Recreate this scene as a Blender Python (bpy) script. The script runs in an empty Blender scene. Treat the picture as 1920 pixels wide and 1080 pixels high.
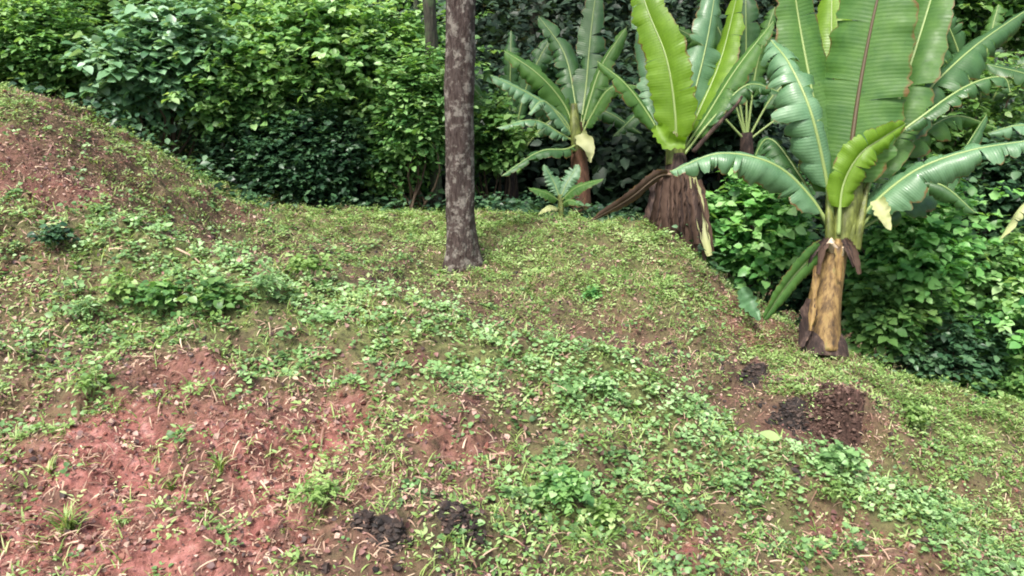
import bpy, math, random
import numpy as np
from mathutils import Vector
random.seed(7); RS = np.random.RandomState(11)
sc = bpy.context.scene
COL = sc.collection
R = math.radians

# ------------------------------------------------------------------ camera
PITCH = 20.0; FPX = 1507.0
CAM = np.array([0.0, 0.0, 1.6])
cd = bpy.data.cameras.new("camera"); cam = bpy.data.objects.new("camera", cd); COL.objects.link(cam)
cam.location = CAM; cam.rotation_euler = (R(90 - PITCH), 0, 0)
cd.sensor_width = 36; cd.lens = 36 * FPX / 1920; cd.clip_start = .05; cd.clip_end = 500
cd.dof.use_dof = False
sc.camera = cam
# ------------------------------------------------------------------ light: overcast day
SUN_EL, SUN_AZ = 62.0, 212.0     # azimuth from +Y towards +X
w = bpy.data.worlds.new("World"); sc.world = w; w.use_nodes = True
nt = w.node_tree; bg = nt.nodes["Background"]
sk = nt.nodes.new("ShaderNodeTexSky"); sk.sky_type = 'NISHITA'; sk.sun_disc = False
sk.sun_elevation = R(SUN_EL); sk.sun_rotation = R(SUN_AZ); sk.dust_density = 6; sk.air_density = 1.0; sk.ozone_density = .6
nt.links.new(sk.outputs[0], bg.inputs[0]); bg.inputs[1].default_value = 0.125
sd = bpy.data.lights.new("sun", 'SUN'); sd.energy = 2.3; sd.angle = R(16); sd.color = (1, .975, .94)
so = bpy.data.objects.new("sun", sd); COL.objects.link(so); so.location = (0, 0, 12)
dv = Vector((math.sin(R(SUN_AZ)) * math.cos(R(SUN_EL)), math.cos(R(SUN_AZ)) * math.cos(R(SUN_EL)), math.sin(R(SUN_EL))))
so.rotation_euler = dv.to_track_quat('Z', 'Y').to_euler()
sc.view_settings.view_transform = 'Standard'; sc.view_settings.look = 'None'
sc.view_settings.exposure = 1.3; sc.view_settings.gamma = 1
sc.cycles.filter_width = 1.9
sc.cycles.max_bounces = 5; sc.cycles.diffuse_bounces = 3; sc.cycles.glossy_bounces = 2; sc.cycles.transmission_bounces = 4
sc.cycles.sample_clamp_indirect = 4

# ------------------------------------------------------------------ helpers
cp, sp = math.cos(R(PITCH)), math.sin(R(PITCH))
FWD = np.array([0, cp, -sp]); UP = np.array([0, sp, cp]); RIGHT = np.array([1., 0, 0])
def W(px, py, d):
    """a point seen at photo pixel (px,py) at depth d metres"""
    return CAM + d * (FWD + RIGHT * (px - 960) / FPX + UP * (540 - py) / FPX)

def _h(ix, iy, s):
    v = np.sin(ix * 127.1 + iy * 311.7 + s * 74.7) * 43758.5453
    return v - np.floor(v)
def vnoise(x, y, s=0):
    x = np.asarray(x, float); y = np.asarray(y, float)
    ix, iy = np.floor(x), np.floor(y); fx, fy = x - ix, y - iy
    fx = fx * fx * (3 - 2 * fx); fy = fy * fy * (3 - 2 * fy)
    a = _h(ix, iy, s); b = _h(ix + 1, iy, s); c = _h(ix, iy + 1, s); d = _h(ix + 1, iy + 1, s)
    return (a * (1 - fx) + b * fx) * (1 - fy) + (c * (1 - fx) + d * fx) * fy
def fbm(x, y, s=0, o=4):
    t = 0; a = .5; n = 0
    for k in range(o):
        t = t + a * vnoise(x * 2 ** k, y * 2 ** k, s + k * 13); n += a; a *= .5
    return t / n

# ------------------------------------------------------------------ terrain height (thin-plate through survey points)
PX = [(0,1080,2.30),(480,1080,2.3),(960,1080,2.35),(1440,1080,2.6),(1920,1080,2.95),
 (0,900,2.62),(480,900,2.66),(960,900,2.7),(1300,960,2.75),
 (0,700,3.05),(480,700,3.1),(800,740,3.05),(1100,850,2.98),
 (0,560,3.35),(400,600,3.42),
 (0,400,4.0),(200,430,3.95),(450,505,3.85),(700,570,3.7),(950,650,3.55),(1130,725,3.45),(1300,795,3.35),(1500,885,3.22),(1750,990,3.1),
 (0,388,4.9),(250,418,5.0),(480,478,5.2),(700,545,5.1),(950,628,4.95),(1130,698,4.85),(1300,766,4.7),(1600,880,4.4),(1900,985,4.05),(800,560,5.4),(600,490,5.7),
 (0,280,5.0),(200,330,5.3),(400,430,5.8),(640,440,6.4),(865,490,6.2),
 (0,176,5.6),(100,198,5.8),(300,288,6.4),(430,375,7.2),(640,397,7.7),(840,408,7.8),(1050,420,7.5),(1200,445,7.0),(1350,530,6.4),
 (1480,780,4.6),(1690,715,5.0),(1700,800,4.55),
 (1000,500,6.1),(1150,560,5.6),(1300,650,5.1),(1450,620,5.6),(1545,648,5.4),(1700,705,5.3),(1900,765,5.25),(1920,860,4.5)]
pts = [W(*p) for p in PX]
pts += [np.array(p, float) for p in [
 (-6,6.6,1.6),(-4.5,7.6,.6),(-3.6,8.6,.0),(-2,9.2,-.8),(0,9.3,-1.0),(1.8,8.2,-1.1),(3.3,7.6,-1.9),(5,6.9,-2.3),(7,6,-2.8),
 (-4,12,0),(0,12,-.6),(4,11,-1.4),(8,10,-2.2),(-6,16,3.5),(0,16,3.0),(6,16,2.6),(12,16,2.5),(-10,24,9),(0,24,9.5),(10,24,9),
 (-30,45,20),(0,45,22),(30,45,20),(60,70,30),(-60,70,30),(0,80,32),(-8,2,1.6),(-9,8,3),(-16,4,4),(-16,14,7),(-40,10,10),
 (-4,1,.6),(-3.5,-3,.5),(0,0,0),(1.5,.8,-.1),(3,-2,-.5),(5,2,-1.3),(7,0,-2),(9,4,-3),(16,8,-4),(30,8,-7),(60,0,-12),
 (0,-6,.3),(-20,-30,2),(20,-30,-4),(0,-60,0),(-60,-40,6),(60,-60,-10),(-60,0,12)]]
for (a, b, dd) in [(1280,480,6.7),(1350,530,6.4),(1450,590,5.95),(1580,645,5.6),(1700,695,5.45),(1820,738,5.35),(1920,768,5.3),(2060,815,5.3),(2250,880,5.3)]:
    e = W(a, b, dd); q = e[:2] / np.linalg.norm(e[:2])
    if a not in (1350, 1920): pts.append(e)
    pts.append(np.array([*(e[:2] + .4 * q), e[2] - .40])); pts.append(np.array([*(e[:2] + .95 * q), e[2] - .85]))
P = np.array(pts); n = len(P)
def _U(r2): return .5 * r2 * np.log(r2 + 1e-12)
K = _U(((P[:, None, :2] - P[None, :, :2]) ** 2).sum(2)) + np.eye(n) * .002
A = np.zeros((n + 3, n + 3)); A[:n, :n] = K; A[:n, n] = 1; A[:n, n + 1:] = P[:, :2]; A[n, :n] = 1; A[n + 1:, :n] = P[:, :2].T
sol = np.linalg.solve(A, np.concatenate([P[:, 2], [0, 0, 0]]))
def smooth_h(x, y):
    x = np.asarray(x, float); y = np.asarray(y, float); sh = x.shape; x = x.ravel(); y = y.ravel()
    out = np.empty_like(x)
    for i in range(0, len(x), 40000):
        xx, yy = x[i:i + 40000], y[i:i + 40000]
        out[i:i + 40000] = _U((xx[:, None] - P[:, 0]) ** 2 + (yy[:, None] - P[:, 1]) ** 2) @ sol[:n] + sol[n] + sol[n + 1] * xx + sol[n + 2] * yy
    return out.reshape(sh)
def bump(x, y):
    x = np.asarray(x, float); y = np.asarray(y, float)
    b = (fbm(x * 1.6, y * 1.6, 3, 3) - .5) * .12 + (fbm(x * 5.5, y * 5.5, 5, 3) - .5) * .18 + (vnoise(x * 17, y * 17, 28) - .5) * .022 + (vnoise(x * 31, y * 31, 8) - .5) * .018 + (vnoise(x * 60, y * 60, 18) - .5) * .008
    return b * np.clip((np.hypot(x, y) - .6), 0, 1)
HEAPS = []   # x, y, radius x, radius y, height
CREST = np.array([W(*p)[:2] for p in [(-500,370,4.1),(0,400,4.0),(200,430,3.95),(450,505,3.85),(700,570,3.7),(950,650,3.55),(1130,725,3.45),(1300,795,3.35),(1500,885,3.22),(1750,990,3.1),(2000,1090,3.0)]])
def crest_s(x, y):
    """signed distance to the lip of the near bank, positive beyond it"""
    x = np.asarray(x, float); y = np.asarray(y, float); best = np.full(x.shape, 1e9); sg = np.zeros(x.shape)
    for a, b in zip(CREST[:-1], CREST[1:]):
        e = b - a; L2 = e @ e; t = np.clip(((x - a[0]) * e[0] + (y - a[1]) * e[1]) / L2, 0, 1)
        dx, dy = x - a[0] - t * e[0], y - a[1] - t * e[1]; dd = np.hypot(dx, dy); k = dd < best
        best = np.where(k, dd, best); sg = np.where(k, np.sign(e[0] * dy - e[1] * dx), sg)
    return best * sg
def lip(x, y):
    x = np.asarray(x, float); y = np.asarray(y, float)
    s_ = crest_s(x, y) + (fbm(x * 2.5, y * 2.5, 71, 3) - .5) * .35
    w_ = np.clip((np.asarray(x) + 3.2) / 1.2, 0, 1) * np.clip((3.6 - np.asarray(x)) / .8, 0, 1)
    return w_ * (np.where(s_ > 0, -.52 * np.exp(-s_ / .9), 0) * (1 - np.exp(-np.clip(s_, 0, 9) / .13)) + .11 * np.exp(-(s_ / .32) ** 2))
def H(x, y):
    z = smooth_h(x, y) + bump(x, y) + lip(x, y)
    for (hx, hy, rx, ry, hh) in HEAPS:
        q = ((np.asarray(x) - hx) / rx) ** 2 + ((np.asarray(y) - hy) / ry) ** 2
        z = z + hh * np.exp(-q) * (.7 + .6 * fbm(np.asarray(x) * 9, np.asarray(y) * 9, 31, 3))
    return z
def hit(px, py, dmin=1.2, dmax=16):
    ds = np.linspace(dmin, dmax, 1500)
    q = CAM[None] + ds[:, None] * (FWD + RIGHT * (px - 960) / FPX + UP * (540 - py) / FPX)[None]
    below = q[:, 2] < H(q[:, 0], q[:, 1])
    i = int(np.argmax(below)) if below.any() else len(ds) - 1
    return q[i]
_dug = [((1440, 795), .20, .10, -.10), ((1385, 722), .13, .09, -.04), ((400, 635), .09, .05, -.05), ((860, 850), .12, .08, -.05), ((1700, 725), .1, .07, -.06)]
_hp = [((1560, 775), .22, .16, .17), ((1420, 700), .13, .09, .07), ((1480, 770), .14, .08, .06), ((1690, 718), .07, .05, .04), ((830, 970), .14, .1, .06), ((720, 1010), .12, .08, .05)]
_tmp = []
for (pp, rx, ry, hh) in _dug + _hp:
    q = hit(*pp); _tmp.append((q[0], q[1], rx, ry, hh))
HEAPS += _tmp

# ------------------------------------------------------------------ what covers the slope: (px,py): green, yellowness, dry straw, red soil
CV = [(330,432,.35,.4,.4,.1),(560,512,.45,.5,.3,.1),(640,530,.4,.5,.3,.1),(850,602,.5,.5,.3,.1),(1020,660,.4,.6,.4,.3),(1220,740,.5,.5,.4,.2),(1400,830,.5,.5,.4,.2),(1650,930,.5,.5,.4,.3),(620,580,.95,.15,.1,.2),(1380,840,.9,.2,.1,.2),(900,660,.95,.15,.1,.2),(1050,710,1,.1,.1,.2),(120,280,.22,.6,.7,.6),(230,360,.28,.6,.65,.5),(60,1040,.10,.6,.4,1),(300,1040,.08,.6,.4,1),(500,1000,.12,.7,.5,1),(200,850,.08,.7,.5,1),(450,850,.12,.7,.5,1),(600,780,.15,.6,.4,.9),
 (350,720,.12,.5,.5,.85),(130,720,.35,.6,.5,.5),(60,620,.6,.5,.4,.3),(180,600,.6,.45,.4,.3),(60,480,.5,.5,.5,.6),(30,430,.7,.6,.3,.5),(160,450,.8,.4,.2,.4),
 (300,560,.95,.4,.1,.2),(420,590,.9,.2,.1,.2),(520,560,.9,.3,.1,.2),(560,650,.8,.2,.2,.3),(700,640,.85,.2,.3,.4),(650,710,.5,.3,.4,.6),
 (800,700,.6,.25,.4,.6),(880,830,.15,.4,.5,.55),(840,900,.3,.7,.7,.4),(760,950,.3,.6,.5,.1),(650,1050,.2,.5,.5,.3),(700,880,.3,.8,.6,.6),(600,900,.2,.8,.7,.9),
 (960,760,.5,.3,.5,.5),(1000,690,.85,.15,.2,.3),(1130,740,1,.1,.1,.2),(1250,800,.9,.2,.2,.3),(800,620,.9,.3,.2,.3),(900,640,.8,.4,.3,.3),
 (1050,930,1,.25,.1,.2),(1150,960,.8,.3,.3,.3),(1000,1040,.5,.6,.6,.3),(1280,950,.45,.4,.5,.4),(1400,900,.7,.4,.3,.3),(1100,850,.6,.35,.4,.4),
 (1300,1040,.35,.5,.5,.7),(1560,960,.25,.7,.6,.85),(1650,1040,.4,.5,.5,.6),(1500,1020,.6,.4,.3,.5),(1850,1030,.7,.4,.3,.4),(1600,880,.8,.35,.3,.4),
 (1800,880,.6,.6,.4,.4),(1850,800,.85,.8,.2,.3),(1750,780,.95,.8,.1,.3),(1900,900,.6,.7,.4,.5),(1480,780,.04,.5,.2,.0),(1400,710,.15,.5,.4,.05),
 (1580,790,.1,.5,.6,.2),(1300,680,.7,.8,.3,.4),(1380,600,.35,.7,.7,.7),(1170,640,.4,.7,.8,.8),(1230,670,.4,.6,.7,.7),(1050,590,.6,.7,.5,.4),(1000,500,.9,.85,.2,.3),
 (1150,500,.85,.8,.2,.3),(1250,560,.85,.8,.3,.3),(1500,680,.75,.8,.4,.4),(1640,680,.25,.6,.8,.5),(1500,730,.7,.7,.4,.3),(760,560,.4,.5,.4,.1),(700,490,.55,.5,.4,.1),
 (950,560,.55,.6,.4,.2),(600,430,.75,.7,.3,.2),(800,430,.85,.8,.2,.2),(480,440,.6,.6,.5,.3),(430,395,.3,.5,.7,.6),(440,480,.25,.4,.4,.15),
 (300,330,.45,.7,.6,.4),(200,300,.3,.7,.7,.5),(150,370,.15,.5,.7,.8),(60,330,.15,.5,.7,.75),(100,210,.35,.8,.8,.6),(20,200,.7,.9,.3,.5),(300,420,.6,.5,.4,.3),(550,500,.8,.6,.2,.2)]
CVP = np.array([np.concatenate([hit(c[0], c[1])[:2], c[2:]]) for c in CV])
def cover(x, y):
    x = np.asarray(x, float).ravel(); y = np.asarray(y, float).ravel(); out = np.empty((len(x), 4))
    for i in range(0, len(x), 40000):
        d2 = (x[i:i + 40000, None] - CVP[:, 0]) ** 2 + (y[i:i + 40000, None] - CVP[:, 1]) ** 2
        wt = 1 / (d2 + .004) ** 2
        out[i:i + 40000] = (wt @ CVP[:, 2:]) / wt.sum(1, keepdims=True)
    s_ = crest_s(x, y) + (fbm(x * 3, y * 3, 83, 3) - .5) * .3; b_ = band(x, y, s_)[:, None]; trough_shade = (.95 * np.exp(-((s_ - 1.6) / .36) ** 2) * np.clip((x + 2.4) / .5, 0, 1) * np.clip((1.6 - x) / .5, 0, 1))[:, None]
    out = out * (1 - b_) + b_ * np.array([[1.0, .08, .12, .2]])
    return out * (1 - trough_shade) + trough_shade * np.array([[.22, .5, .35, .02]])  # darker soil and thinner weeds behind the lip, painting in the trough's shade
def band(x, y, s_=None):
    """strip of pale creeping weeds along the lip of the near bank"""
    if s_ is None: s_ = crest_s(x, y)
    return .95 * np.exp(-((s_ + .12) / .20) ** 2) * np.clip((x + 2.0) / .5, 0, 1)

# ------------------------------------------------------------------ mesh + tagging helpers
def link_mesh(name, V, F, mat, parent=None, attrs=None, smooth=True, F3=None):
    """V (n,3); F (m,4) quads and/or F3 (k,3) tris, built with numpy"""
    me = bpy.data.meshes.new(name)
    V = np.asarray(V, np.float32)
    loops = []; starts = []; tot = 0; cnt = []
    if F is not None and len(F):
        F = np.asarray(F, np.int32); loops.append(F.ravel()); cnt.append(np.full(len(F), 4)); 
    if F3 is not None and len(F3):
        F3 = np.asarray(F3, np.int32); loops.append(F3.ravel()); cnt.append(np.full(len(F3), 3))
    L = np.concatenate(loops); cnt = np.concatenate(cnt); st = np.concatenate([[0], np.cumsum(cnt)[:-1]])
    me.vertices.add(len(V)); me.vertices.foreach_set("co", V.ravel())
    me.loops.add(len(L)); me.loops.foreach_set("vertex_index", L.astype(np.int32))
    me.polygons.add(len(cnt)); me.polygons.foreach_set("loop_start", st.astype(np.int32))
    me.polygons.foreach_set("use_smooth", np.full(len(cnt), smooth, bool))
    me.update(calc_edges=True); me.validate()
    if attrs:
        for k, v in attrs.items():
            a = me.attributes.new(k, 'FLOAT', 'POINT'); a.data.foreach_set("value", np.asarray(v, np.float32))
    me.materials.append(mat)
    o = bpy.data.objects.new(name, me); COL.objects.link(o)
    if parent is not None:
        o.parent = parent; o.matrix_parent_inverse = parent.matrix_basis.inverted()
    return o
def tag(o, label, cat, group=None, kind=None):
    if label: o["label"] = label
    if cat: o["category"] = cat
    if group: o["group"] = group
    if kind: o["kind"] = kind
    return o
def thing(name, loc, label, cat, group=None):
    o = bpy.data.objects.new(name, None); COL.objects.link(o); o.location = tuple(float(v) for v in loc); o.empty_display_size = .1
    bpy.context.view_layer.update
    return tag(o, label, cat, group)
def frames(nrm, spin):
    """per-row orthonormal frames: z = nrm, x spun about it"""
    nrm = nrm / np.linalg.norm(nrm, axis=1, keepdims=True)
    a = np.where(np.abs(nrm[:, 2:3]) < .95, np.array([[0, 0, 1.]]), np.array([[1., 0, 0]]))
    x = np.cross(a, nrm); x /= np.linalg.norm(x, axis=1, keepdims=True); y = np.cross(nrm, x)
    c, s = np.cos(spin)[:, None], np.sin(spin)[:, None]
    return x * c + y * s, -x * s + y * c, nrm
def scatter(T, TF, pos, X, Y, Z, scl, sy=None):
    """copies of template T (verts) at pos with axes X,Y,Z; returns verts, faces, per-vertex index"""
    n, v = len(pos), len(T)
    sx = scl[:, None]; s2 = (scl if sy is None else sy)[:, None]
    V = pos[:, None] + T[None, :, 0:1] * (X * sx)[:, None] + T[None, :, 1:2] * (Y * s2)[:, None] + T[None, :, 2:3] * (Z * sx)[:, None]
    F = TF[None] + (np.arange(n) * v)[:, None, None]
    return V.reshape(-1, 3), F.reshape(-1, TF.shape[1]), np.repeat(np.arange(n), v)
# leaf templates, length 1 along +x, y across, z normal
def leaf_t(wd=.28, fold=.10, curl=-.12, seg=3):
    xs = np.linspace(0, 1, seg + 2)[1:-1]; V = [(0, 0, 0)]; F = []
    def zc(x): return curl * x * x
    for x in xs:
        ww = wd * math.sin(math.pi * x ** .8)
        V += [(x, -ww, zc(x) + fold * ww), (x, 0, zc(x)), (x, ww, zc(x) + fold * ww)]
    V.append((1, 0, curl)); t = len(V) - 1
    F = [(0, 1, 2, 2), (0, 2, 3, 3)]
    F = [(0, 1, 2), (0, 2, 3)]
    for k in range(seg - 1):
        a = 1 + 3 * k; F += [(a, a + 3, a + 4), (a, a + 4, a + 1), (a + 1, a + 4, a + 5), (a + 1, a + 5, a + 2)]
    a = 1 + 3 * (seg - 1); F += [(a, t, a + 1), (a + 1, t, a + 2)]
    return np.array(V, float), np.array(F)
LEAF_N = leaf_t(.30, .25, -.15, 2)
LEAF_B = leaf_t(.42, .25, -.22, 3)
LEAF_S = leaf_t(.20, .3, -.2, 2)
def blade_t(curl=.5):
    V = []; F = []
    for k, (x, ww, z) in enumerate([(0, .5, 0), (.4, .45, .04), (.75, .32, -.06), (1, .03, -.30 * curl * 2)]):
        V += [(x, -ww, z), (x, ww, z)]
    F = [(0, 2, 3), (0, 3, 1), (2, 4, 5), (2, 5, 3), (4, 6, 7), (4, 7, 5)]
    return np.array(V, float), np.array(F)
BLADE = blade_t()
def tube(path, rad, seg=8, noise=0, cap=True, s=0):
    path = np.asarray(path, float); m = len(path); rad = np.broadcast_to(np.asarray(rad, float), (m,))
    T = np.gradient(path, axis=0); T /= np.linalg.norm(T, axis=1, keepdims=True)
    ref = np.array([1., 0, 0]) if abs(T[0][0]) < .8 else np.array([0, 0, 1.])
    V = []
    for i in range(m):
        x = np.cross(ref, T[i]); x /= np.linalg.norm(x); y = np.cross(T[i], x)
        a = np.arange(seg) * 2 * math.pi / seg
        rr = rad[i] * (1 + noise * (RS.rand(seg) - .5))
        V.append(path[i] + np.cos(a)[:, None] * x * rr[:, None] + np.sin(a)[:, None] * y * rr[:, None])
    V = np.concatenate(V); F = []
    for i in range(m - 1):
        for j in range(seg):
            k = (j + 1) % seg; F.append((i * seg + j, i * seg + k, (i + 1) * seg + k, (i + 1) * seg + j))
    F3 = []
    if cap:
        V = np.vstack([V, path[-1], path[0]]); c = len(V) - 2; b = (m - 1) * seg
        for j in range(seg):
            F3.append((b + j, b + (j + 1) % seg, c)); F3.append(((j + 1) % seg, j, c + 1))
    return V, np.array(F), np.array(F3).reshape(-1, 3)
class Acc:
    def __init__(s): s.V = []; s.F = []; s.F3 = []; s.n = 0; s.a = []
    def add(s, V, F=None, F3=None, a=0.5):
        s.V.append(V)
        if F is not None and len(F): s.F.append(np.asarray(F) + s.n)
        if F3 is not None and len(F3): s.F3.append(np.asarray(F3) + s.n)
        s.a.append(np.full(len(V), a) if np.isscalar(a) else a); s.n += len(V)
    def build(s, name, mat, parent=None, smooth=True):
        return link_mesh(name, np.concatenate(s.V), np.concatenate(s.F) if s.F else None, mat, parent, {'rnd': np.concatenate(s.a)}, smooth, np.concatenate(s.F3) if s.F3 else None)
def catmull(pts, nn):
    pts = [np.asarray(p, float) for p in pts]; p = [2 * pts[0] - pts[1]] + pts + [2 * pts[-1] - pts[-2]]; out = []
    segs = len(pts) - 1
    for t in np.linspace(0, segs - 1e-6, nn):
        i = int(t); f = t - i; a, b, c, d = p[i:i + 4]
        out.append(.5 * (2 * b + (c - a) * f + (2 * a - 5 * b + 4 * c - d) * f * f + (3 * b - a - 3 * c + d) * f ** 3))
    return np.array(out)

# ------------------------------------------------------------------ materials
def ramp(nt, stops, x=None):
    r = nt.nodes.new("ShaderNodeValToRGB"); e = r.color_ramp.elements
    while len(e) > 1: e.remove(e[-1])
    e[0].position = stops[0][0]; e[0].color = (*stops[0][1], 1)
    for p, c in stops[1:]:
        q = e.new(p); q.color = (*c, 1)
    if x is not None: nt.links.new(x, r.inputs[0])
    return r.outputs[0]
def mixc(nt, f, a, b, mode='MIX'):
    m = nt.nodes.new("ShaderNodeMix"); m.data_type = 'RGBA'; m.blend_type = mode
    for s, v in ((m.inputs[0], f), (m.inputs[6], a), (m.inputs[7], b)):
        if hasattr(v, 'links') or hasattr(v, 'is_output'): nt.links.new(v, s)
        elif isinstance(v, (int, float)): s.default_value = v
        else: s.default_value = (*v, 1)
    return m.outputs[2]
def attr(nt, n):
    a = nt.nodes.new("ShaderNodeAttribute"); a.attribute_name = n; return a.outputs['Fac']
def noise(nt, scale, detail=3, vec=None, rough=.6):
    t = nt.nodes.new("ShaderNodeTexNoise"); t.inputs['Scale'].default_value = scale; t.inputs['Detail'].default_value = detail; t.inputs['Roughness'].default_value = rough
    if vec is None:
        g = nt.nodes.new("ShaderNodeNewGeometry"); vec = g.outputs['Position']
    nt.links.new(vec, t.inputs['Vector']); return t.outputs['Fac']
def leaf_mat(name, stops, trans=.35, rough=.45, spec=.5, nscale=0):
    m = bpy.data.materials.new(name); m.use_nodes = True; nt = m.node_tree; b = nt.nodes["Principled BSDF"]; out = nt.nodes["Material Output"]
    col = ramp(nt, stops, attr(nt, 'rnd'))
    if nscale: col = mixc(nt, noise(nt, nscale, 3), col, mixc(nt, 1.0, col, (.55, .6, .5), 'MULTIPLY'))
    nt.links.new(col, b.inputs['Base Color']); b.inputs['Roughness'].default_value = rough; b.inputs['Specular IOR Level'].default_value = spec
    if trans > 0:
        t = nt.nodes.new("ShaderNodeBsdfTranslucent"); nt.links.new(mixc(nt, 1.0, col, (1.25, 1.2, .55), 'MULTIPLY'), t.inputs[0])
        mx = nt.nodes.new("ShaderNodeMixShader"); mx.inputs[0].default_value = trans
        nt.links.new(b.outputs[0], mx.inputs[1]); nt.links.new(t.outputs[0], mx.inputs[2]); nt.links.new(mx.outputs[0], out.inputs[0])
    return m
def st(*cols):
    k = len(cols); return [(i / (k - 1) if k > 1 else 0, c) for i, c in enumerate(cols)]

# ground
def ground_mat():
    m = bpy.data.materials.new("soil"); m.use_nodes = True; nt = m.node_tree; b = nt.nodes["Principled BSDF"]
    red = ramp(nt, [(.28, (.05, .018, .016)), (.48, (.20, .072, .062)), (.62, (.31, .135, .12)), (.8, (.42, .26, .24))], noise(nt, 22, 6))
    brn = ramp(nt, [(.25, (.022, .014, .012)), (.55, (.075, .045, .035)), (.8, (.16, .11, .08))], noise(nt, 26, 6))
    grn = ramp(nt, [(.3, (.045, .055, .02)), (.7, (.15, .17, .06))], noise(nt, 40, 4))
    c = mixc(nt, attr(nt, 'red'), brn, red)
    mm = nt.nodes.new("ShaderNodeMath"); mm.operation = 'MULTIPLY'; mm.use_clamp = True
    nt.links.new(attr(nt, 'green'), mm.inputs[0]); nt.links.new(ramp(nt, [(.3, (0, 0, 0)), (.5, (1, 1, 1))], noise(nt, 9, 4)), mm.inputs[1])
    c = mixc(nt, ramp(nt, [(.52, (0, 0, 0)), (.62, (.75, .75, .75))], noise(nt, 6, 6)), c, brn)
    c = mixc(nt, mm.outputs[0], c, grn)
    nt.links.new(c, b.inputs['Base Color']); b.inputs['Roughness'].default_value = .85; b.inputs['Specular IOR Level'].default_value = .25
    bp = nt.nodes.new("ShaderNodeBump"); bp.inputs['Strength'].default_value = .8; bp.inputs['Distance'].default_value = .02
    nt.links.new(noise(nt, 60, 6), bp.inputs['Height']); nt.links.new(bp.outputs[0], b.inputs['Normal'])
    return m
M = {}
M['soil'] = ground_mat()
M['weed_blue'] = leaf_mat('weed_blue_green', st((.05,.11,.035), (.12,.24,.08), (.23,.40,.15), (.38,.55,.28)), .3, .45)
M['weed_yel'] = leaf_mat('weed_yellow_green', st((.05,.10,.015), (.14,.26,.06), (.27,.41,.13), (.45,.57,.27)), .35, .5)
M['grass'] = leaf_mat('grass_blades', st((.07,.12,.02), (.16,.27,.06), (.30,.42,.13), (.50,.55,.28)), .35, .5)
M['straw'] = leaf_mat('dry_straw', st((.09,.045,.03), (.22,.12,.085), (.36,.24,.17), (.55,.44,.31)), .15, .7)
M['litter'] = leaf_mat('dead_leaves', st((.035,.02,.018), (.11,.05,.045), (.24,.12,.10), (.44,.31,.25)), .1, .6)
M['clod_red'] = leaf_mat('red_clods', st((.08,.03,.024), (.20,.075,.06), (.30,.15,.12), (.44,.32,.27)), 0, .9, .2, 40)
M['clod_dark'] = leaf_mat('dark_clods', st((.012,.010,.010), (.035,.024,.022), (.09,.06,.05)), 0, .75, .35, 40)
M['clod_brown'] = leaf_mat('brown_clods', st((.03,.018,.015), (.09,.05,.042), (.20,.13,.11)), 0, .85, .2, 40)
M['twig'] = leaf_mat('twig_bark', st((.05,.035,.025), (.12,.09,.06)), 0, .8, .2)

# ------------------------------------------------------------------ ground sheet
def spaced(lo, hi, step, far_lo, far_hi):
    core = np.arange(lo, hi + 1e-6, step); a = []; s = step; v = hi
    while v < far_hi: s *= 1.12; v += s; a.append(v)
    b = []; s = step; v = lo
    while v > far_lo: s *= 1.12; v -= s; b.append(v)
    return np.array(b[::-1] + list(core) + a)
gx = spaced(-3.6, 4.6, .018, -90, 90); gy = spaced(1.0, 8.6, .018, -60, 110)
XX, YY = np.meshgrid(gx, gy, indexing='ij'); ZZ = H(XX, YY)
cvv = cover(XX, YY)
nx, ny = XX.shape; idx = np.arange(nx * ny).reshape(nx, ny)
Fq = np.stack([idx[:-1, :-1], idx[1:, :-1], idx[1:, 1:], idx[:-1, 1:]], -1).reshape(-1, 4)
g = link_mesh("ground", np.stack([XX, YY, ZZ], -1).reshape(-1, 3), Fq, M['soil'], None,
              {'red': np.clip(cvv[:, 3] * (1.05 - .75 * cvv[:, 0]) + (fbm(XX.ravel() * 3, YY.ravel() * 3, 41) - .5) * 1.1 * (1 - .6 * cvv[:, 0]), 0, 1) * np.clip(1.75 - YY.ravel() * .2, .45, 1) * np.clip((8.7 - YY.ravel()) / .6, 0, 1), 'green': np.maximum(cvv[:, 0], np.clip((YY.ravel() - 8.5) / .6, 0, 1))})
tag(g, 'sloping bank of red and dark brown soil', None, kind='structure')

# ------------------------------------------------------------------ ground cover (nobody could count it)
def gnormal(x, y):
    e = .03; zx = (smooth_h(x + e, y) - smooth_h(x - e, y)) / (2 * e); zy = (smooth_h(x, y + e) - smooth_h(x, y - e)) / (2 * e)
    nn = np.stack([-zx, -zy, np.ones_like(zx)], 1); return nn / np.linalg.norm(nn, axis=1, keepdims=True)
def sample(nc, near=5.5):
    """ground points, denser near the path the camera stands on"""
    y = 1.2 + 8.2 * RS.rand(nc) ** 1.25; x = -4.2 + 9.6 * RS.rand(nc)
    k = np.abs(x - .2) < .78 * y + .9
    return x[k], y[k]
def pick(x, y, prob):
    k = RS.rand(len(x)) < prob; return x[k], y[k], k
def patch(x, y, s, sc_=4, lo=.35, hi=.6):
    return np.clip((fbm(x * sc_, y * sc_, s, 3) - lo) / (hi - lo), 0, 1)
def leaves_on_ground(name, T, mat, x, y, size, tilt, lift, label, cat, rnd, wide=None):
    m = len(x); nn = gnormal(x, y) + RS.randn(m, 3) * tilt[:, None] if hasattr(tilt, 'shape') else gnormal(x, y) + RS.randn(m, 3) * tilt
    X, Y, Z = frames(nn, RS.rand(m) * 6.283)
    pos = np.stack([x, y, H(x, y) + lift], 1)
    V, F, ix = scatter(T[0], T[1], pos, X, Y, Z, size, wide)
    o = link_mesh(name, V, None, mat, None, {'rnd': np.clip(rnd, 0, 1)[ix]}, True, F)
    return tag(o, label, cat, kind='stuff')
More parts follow.
